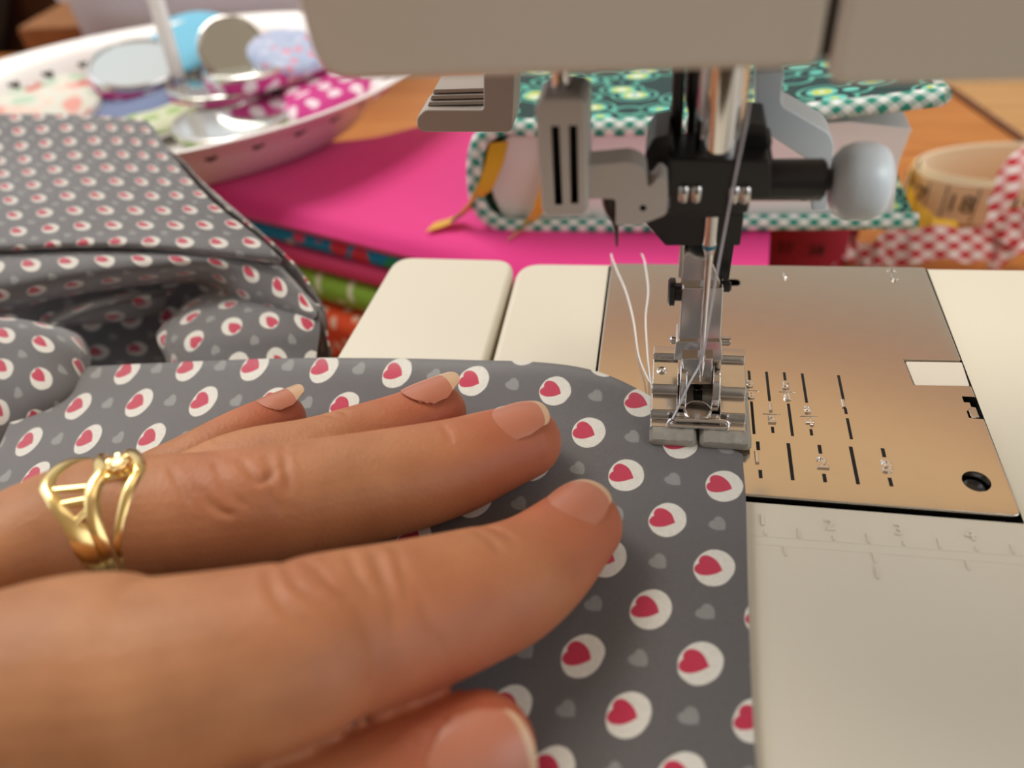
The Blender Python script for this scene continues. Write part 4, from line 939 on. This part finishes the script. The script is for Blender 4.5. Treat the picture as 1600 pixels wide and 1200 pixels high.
for P_, w_, lb in rb:
    Q = cr(P_, 8); rows = []
    for i, q in enumerate(Q):
        a_ = .5 * math.sin(i * .55)
        d = Vector((.25 * math.sin(i * .4), .75, .65 + a_ * .4)).normalized() * w_ / 2
        z_ = max(q[2], -69 + abs(d.z))
        rows.append([(q[0] - d.x, q[1] - d.y, z_ - d.z), (q[0], q[1] - 1.2, z_ + .8 * math.sin(i)), (q[0] + d.x, q[1] + d.y, z_ + d.z)])
    mb = M(); sheet(mb, rows, .5); o = mb.build('checked_ribbon', REDG); setp(o, lb, 'ribbon', 'checked ribbons behind the machine')

# ------------------------------------------------------------ the left hand
# each finger: stations (x, y, z, radius) from the base to the tip centre
FING = {
 'index': [(-73.11,-59.15,25,12.19),(-60.29,-55.14,24,11.33),(-47.55,-49.11,22,10.26),(-44.31,-45.65,20,9.89),(-36.37,-39.27,15.5,9.52),(-29.87,-33.88,12.5,8.89),(-26.27,-30.8,11,8.43),(-22.37,-25.45,8.8,7.54),(-17.8,-17.64,7.2,6.24)],
 'middle': [(-95.73,-41.12,20,8.52),(-89.87,-36.24,19,9.04),(-85.02,-30.85,17.5,9.2),(-72.87,-26.71,15.5,9),(-66.28,-24.17,14.5,8.92),(-60.82,-21.29,13,8.8),(-49.14,-15.12,10.5,8.6),(-39.45,-9.46,8.8,7.93),(-33.22,-4.47,7.6,7.1),(-28.96,-1.4,7.1,6.46)],
 'ring': [(-92.41,-36.74,14,5.62),(-85.46,-28.66,13,5.89),(-78.75,-21.09,12,6.23),(-71.36,-15.11,11.5,6.71),(-61.82,-9.74,10,6.46),(-54.82,-3.53,8.2,6.15),(-49.6,1.32,7,5.75),(-45.7,5.1,6.3,5.63)],
 'pinky': [(-100.63,-28.94,9,5.36),(-89.5,-17.6,8.5,5.23),(-83.73,-11.14,8,5.06),(-79.14,-4.07,6.8,4.92),(-76.11,0.74,5.6,4.71),(-74.14,3.09,5,4.31)],
 'thumb': [(-48.04,-70.98,17,6.85),(-45.08,-65.89,14,7.05),(-40.23,-61.39,11.5,7.05),(-34.7,-56.69,9.2,7.01),(-29.6,-53.23,8.2,6.96),(-26.31,-51.48,7.8,6.73)],
}
BASE = {'index': [(-150, -112, 22, 12), (-112, -82, 25, 11.5)], 'middle': [(-160, -92, 23, 12), (-122, -55, 22, 10.5)],
        'ring': [(-166, -80, 19, 11), (-136, -60, 17, 9.0)], 'pinky': [(-170, -70, 16, 10), (-134, -52, 12, 8.5)],
        'thumb': [(-150, -124, 16, 14), (-105, -112, 17, 14), (-72, -88, 19, 10.5)]}
AX = {}
def finger_mesh(mb, st, tip=True, flat=.93):
    P = cr(st, 7); rings = []; seg = 28
    pts = [np.array(p) for p in P]
    if tip:
        d = pts[-1][:3] - pts[-6][:3]; d = d / np.linalg.norm(d); r = pts[-1][3]; c = pts[-1]
        for s, q in ((.28, .965), (.52, .86), (.72, .70), (.87, .5), (.96, .27), (1.0, .06)):
            pts.append(np.array([*(c[:3] + d * r * s * 1.02), r * q]))
    for i, p in enumerate(pts):
        a_ = pts[max(0, i - 1)][:3]; b_ = pts[min(len(pts) - 1, i + 1)][:3]
        t = Vector(b_ - a_).normalized(); up = Vector((0, 0, 1)); up = (up - t * up.dot(t)).normalized(); w = t.cross(up)
        ring = []
        for k in range(seg):
            th = 2 * math.pi * k / seg
            ring.append(tuple(Vector(p[:3]) + (w * math.cos(th) * 1.03 + up * math.sin(th) * flat) * p[3]))
        rings.append(ring)
    loft(mb, rings)
hm = M()
for k_, st in FING.items():
    finger_mesh(hm, BASE[k_] + st)
# palm, heel of the hand and forearm
def blob(st, flat=.8, wide=1.0):
    P = cr(st, 6); rings = []
    for i, p in enumerate(P):
        a_ = P[max(0, i - 1)][:3]; b_ = P[min(len(P) - 1, i + 1)][:3]
        t = Vector(b_ - a_).normalized(); up = Vector((0, 0, 1)); up = (up - t * up.dot(t)).normalized(); w = t.cross(up)
        rings.append([tuple(Vector(p[:3]) + w * math.cos(2 * math.pi * k / 32) * p[3] * wide + up * math.sin(2 * math.pi * k / 32) * p[3] * flat) for k in range(32)])
    loft(hm, rings)
blob([(-112, -60, 19, 22), (-128, -72, 19, 30), (-150, -90, 20, 34), (-180, -112, 22, 29), (-215, -140, 24, 27), (-270, -182, 26, 31), (-330, -228, 28, 35)], .42, 1.1)
blob([(-180, -112, 22, 24), (-215, -140, 24, 26), (-270, -182, 26, 32), (-330, -228, 28, 37)], .8, 1.0)
blob([(-88, -72, 17, 9), (-112, -88, 17, 16), (-140, -104, 17, 20)], .75, 1.0)
ho = tmpobj(hm)
ho.scale = (1, 1, 1)
md = ho.modifiers.new('r', 'REMESH'); md.mode = 'VOXEL'; md.voxel_size = .48; md.use_smooth_shade = True
md = ho.modifiers.new('s', 'SMOOTH'); md.factor = .5; md.iterations = 7
dg = bpy.context.evaluated_depsgraph_get(); dg.update()
me = bpy.data.meshes.new_from_object(ho.evaluated_get(dg)); bpy.data.objects.remove(ho)
co = np.zeros(len(me.vertices) * 3); me.vertices.foreach_get('co', co); co = co.reshape(-1, 3)
no = np.zeros(len(me.vertices) * 3); me.vertices.foreach_get('normal', no); no = no.reshape(-1, 3)
def snap(p):
    p = np.array(p); return co[np.argmin(((co - p) ** 2).sum(1))]
# skin creases: polylines over the knuckles
CREASES = [
 (.55, .75, [(-49.79,-42.64,30),(-46,-47.99,30),(-41.84,-50.33,27)]), (.5, .7, [(-46.63,-40.08,28),(-42.46,-44.32,28),(-40.57,-45.63,26)]),
 (.75, 1.2, [(-40.27,-37.05,24),(-38.48,-40.86,24),(-38.58,-44.77,20)]), (.5, .8, [(-42.85,-37.63,25),(-40.4,-41.75,26),(-39.62,-43.99,23)]), (.45, .9, [(-38.75,-35.33,22),(-37.02,-39.7,22),(-37.04,-42.77,20)]),
 (.4, .7, [(-48.77,-41.33,29),(-45.31,-45.81,29),(-41.44,-47.92,26)]), (.35, .8, [(-37,-39.94,21),(-35.24,-42.69,18),(-31.64,-43.85,14)]),
 (.4, .7, [(-28.97,-26.74,17),(-26.53,-28.27,17),(-25.33,-29.86,16)]), (.35, .7, [(-30.24,-28.53,18),(-27.77,-30.7,18),(-27,-32.48,16)]),
 (.4, .6, [(-73.73,-25.19,23),(-70.39,-28.17,24),(-67.77,-30.9,24)]), (.55, .6, [(-69.42,-26.91,23),(-65.09,-30.52,23),(-62.36,-31.2,22)]),
 (.6, .7, [(-64.86,-22.04,22),(-61.04,-25.02,22),(-59.98,-22.33,21)]), (.45, .6, [(-61.67,-16.5,19),(-58.87,-21.25,20),(-57.58,-24.08,19)]),
 (.4, .7, [(-68.71,-22.72,22),(-64.59,-27.18,23),(-60.86,-29.35,22)]), (.4, .7, [(-62.19,-19.6,21),(-59.25,-25.06,21),(-57.96,-27.06,18)]),
 (.35, .7, [(-40.32,-6.04,15),(-38.74,-8.4,15),(-38.02,-10.49,14)]),
 (.4, .55, [(-60.81,-2.59,14),(-57.89,-3.59,14),(-56.87,-4.74,13)]), (.35, .55, [(-61.72,-3.85,14),(-59.2,-5.3,14),(-58.33,-6.01,13)]), (.35, .6, [(-75.9,-12.81,17),(-73.08,-15.31,17)]),
 (.3, .6, [(-33.33,-51.28,16),(-31.42,-53.65,17)])]
disp = np.zeros(len(co))
for dep, wd, pl_ in CREASES:
    Q = np.array(cr([snap(p) for p in pl_], 8)); best = np.full(len(co), 1e9)
    idx = np.where(((co - Q.mean(0)) ** 2).sum(1) < 15 ** 2)[0]; sub = co[idx]; bb = np.full(len(idx), 1e9); par = np.zeros(len(idx))
    for i in range(len(Q) - 1):
        a_, b_ = Q[i], Q[i + 1]; ab = b_ - a_; tt = np.clip(((sub - a_) @ ab) / (ab @ ab + 1e-9), 0, 1)
        d2 = ((sub - a_ - tt[:, None] * ab) ** 2).sum(1); w_ = d2 < bb; bb[w_] = d2[w_]; par[w_] = (i + tt[w_]) / (len(Q) - 1)
    fade = np.clip(np.minimum(par, 1 - par) * 5 + .25, 0, 1)
    disp[idx] += fade * (-dep * .72 * np.exp(-bb / (wd * .66) ** 2) + dep * .14 * np.exp(-((np.sqrt(bb) - wd * 1.9) / wd) ** 2))
co2 = co + no * np.clip(disp, -1.1, .5)[:, None]
flush = np.zeros(len(co))
for k_, w_, r_ in (('index', .9, 17), ('middle', .85, 17), ('ring', .9, 15), ('pinky', 1., 12), ('thumb', 1., 20)):
    tp_ = np.array(FING[k_][-1][:3]); d2 = ((co - tp_) ** 2).sum(1); flush = np.maximum(flush, w_ * np.exp(-d2 / r_ ** 2))
for k_, i_ in (('index', 3), ('middle', 4)):
    tp_ = np.array(FING[k_][i_][:3]); d2 = ((co - tp_ - np.array([0, 0, 6])) ** 2).sum(1); flush = np.maximum(flush, .35 * np.exp(-d2 / 11 ** 2))
hand = M(); hand.v = [tuple(p) for p in co2]; hand.f = [tuple(p.vertices) for p in me.polygons]; hand.mi = [0] * len(hand.f); hand.sm = [True] * len(hand.f)
hand_o = hand.build('hand', SKIN, None, sharp=179)
at = hand_o.data.attributes.new('flush', 'FLOAT', 'POINT'); at.data.foreach_set('value', flush.astype(np.float32))
setp(hand_o, 'left hand with fingers stretched out, pressing the grey heart fabric flat', 'hand')

TIPF = {'index': .1, 'middle': .1, 'ring': .24, 'pinky': .3, 'thumb': .08}
def nail(k_, length, width, over, lift, roll, back=.15, droop=0.0, tipw=.8):
    """curved nail plate along the end of a finger; roll (deg) turns it about the finger axis"""
    st = FING[k_]; c = Vector(st[-1][:3]); r = st[-1][3]; t = (Vector(st[-1][:3]) - Vector(st[-2][:3])).normalized()
    up = Vector((0, 0, 1)); up = (up - t * up.dot(t)).normalized(); w = t.cross(up)
    q = math.radians(roll); u2 = up * math.cos(q) + w * math.sin(q); w2 = w * math.cos(q) - up * math.sin(q)
    cb_ = (Vector(st[-1][:3]) - Vector(st[-3][:3])).normalized()
    rn = r * .945; half = width / 2 / rn
    def surf(nm, s0, s1, mt, parent, n=10, dz=0):
        rows = []
        for i in range(n + 1):
            s = s0 + (s1 - s0) * i / n; fr = (s + length - over) / length      # 0 at the cuticle, 1 at the free edge
            wd = half * (1 - (1 - min(1, max(0, fr) * 3 + .35)) ** 2 * .5) * (1 - (1 - tipw) * max(0, fr - .55) / .45)
            row = []
            for j in range(25):
                x_ = math.sin((j / 12 - 1) * math.pi / 2); a_ = wd * x_; e = math.sqrt(max(0, 1 - .94 * x_ ** 2))
                ss = s - (1 - e) * (2.2 * fr - 3.8 * (1 - fr)) * (length / 11.5) ** 2
                drop = droop * max(0, ss) ** 2
                rise = lift * (1 - .5 * max(0, 1 - fr * 4))
                rr = rn + rise + dz
                row.append(tuple(c + t * ss + (u2 * math.cos(a_) + w2 * math.sin(a_)) * rr - u2 * drop))
            rows.append(row)
        mb = M(); sheet(mb, rows, .3); return mb.build(nm, mt, parent)
    s1 = over; s0 = over - length
    n_ = surf('fingernail', s0, s1 - length * TIPF[k_], NAIL, hand_o)
    n_['label'] = {'index': 'nail of the index finger', 'middle': 'nail of the ringed middle finger', 'ring': 'long nail of the ring finger', 'pinky': 'long nail of the little finger', 'thumb': 'large thumbnail'}[k_]
    surf('free_edge', s1 - length * TIPF[k_], s1, NAILTIP, n_, 4)
nail('index', 11.5, 10.5, 4.4, .12, -10, droop=.05)
nail('middle', 11.5, 10.5, 4.6, .12, -12, droop=.05)
nail('ring', 10.5, 8.6, 5.6, .3, -14, droop=.01, tipw=.6)
nail('pinky', 8.5, 6.6, 5.0, .3, -12, droop=.0, tipw=.6)
nail('thumb', 12.5, 12.5, 5.5, .15, 42, droop=.03)

# ------------------------------------------------------------ gold ring on the middle finger
st = FING['middle']; rc = Vector(st[2][:3]); rr0 = st[2][3]
rt_ = (Vector(st[3][:3]) - Vector(st[1][:3])).normalized(); ru = Vector((0, 0, 1)); ru = (ru - rt_ * ru.dot(rt_)).normalized(); rw = ru.cross(rt_)
if rw.y > 0: rw = -rw
gr = thing('finger_ring', tuple(rc), 'gold openwork ring with a small stone worn on the middle finger', 'ring')
def rp(a_, s, h=-.1):
    a_ = math.radians(a_); s = s + 2.6
    return tuple(rc + rt_ * s + (ru * math.cos(a_) * .93 + rw * math.sin(a_) * 1.03) * (rr0 + h))
def strand(mb, aa, w, th=.55, n=5):
    """flat band along (angle, shift) control points with half width w"""
    P = cr([q if len(q) > 2 else (q[0], q[1], w) for q in aa], n); rings = []
    for i, p in enumerate(P):
        a0 = P[max(0, i - 1)]; b0 = P[min(len(P) - 1, i + 1)]
        T = (Vector(rp(*b0[:2])) - Vector(rp(*a0[:2]))).normalized(); c = Vector(rp(*p[:2]))
        n_ = (c - (rc + rt_ * p[1])).normalized(); b_ = T.cross(n_).normalized()
        ww = p[2] if len(p) > 2 else w
        rings.append([tuple(c + b_ * ww * math.cos(q) + n_ * th * math.sin(q)) for q in np.linspace(0, 2 * math.pi, 15)[:-1]])
    loft(mb, rings)
b = M()
strand(b, [(92, .6, 1.7), (120, .7, 1.5), (150, .7, 1.3), (180, .7, 1.2), (210, .7, 1.3), (240, .7, 1.5), (268, .6, 1.7)], 1.5)
b.build('band', GOLD, gr)
b = M()
strand(b, [(100, 1.6), (80, 1.7), (60, 1.8), (40, 2.7), (20, 3.7), (0, 4.8), (-20, 4.2), (-50, 3.0), (-80, 1.7), (-95, 1.5)], 1.05, .6)
strand(b, [(100, -.2, 1.0), (75, -1.2, 1.9), (55, -2.6, 1.9), (35, -4.3, 1.4), (15, -5.6, 1.1), (0, -6.4, 1.0), (-20, -5.6, 1.0), (-50, -3.6, 1.2), (-80, -1.2, 1.2), (-95, -.2)], 1.0, .6)
strand(b, [(88, .1), (70, -.2, 1.1), (50, -.7, 1.1), (30, -1.0, 1.1), (10, -.6, 1.2), (-5, .4, 1.3), (-30, -.6, .8), (-70, -.2, .8)], .8, .65)
strand(b, [(42, -3.6), (34, -2.2), (28, -1.0)], .6, .45); strand(b, [(22, -5.0), (22, -3.2), (22, -1.0)], .7, .45); strand(b, [(6, -6.0), (8, -3.6), (10, -.8)], .7, .45)
strand(b, [(4, .6), (3, 2.4), (2, 4.6)], .8, .7)
b.build('openwork', GOLD, gr)
b = M(); c0 = rp(-2, 2.6, 1.1)
lathe(b, [(-1.2, 1.1), (0, 1.5), (.5, 1.35)], c0, 'z', 16)
for i in range(6):
    a_ = i * math.pi / 3; tube(b, [(c0[0] + 1.5 * math.cos(a_), c0[1] + 1.5 * math.sin(a_), c0[2] - .6), (c0[0] + 1.35 * math.cos(a_), c0[1] + 1.35 * math.sin(a_), c0[2] + .8)], .3, 8, 0, 1)
b.build('setting', GOLD, gr)
b = M(); lathe(b, [(.2, .6), (.55, 1.2), (.9, .9), (1.0, .01)], c0, 'z', 12); b.build('stone', mat('clear_stone', (.95, .95, .95, 1), .02, Transmission_Weight=.9), gr)
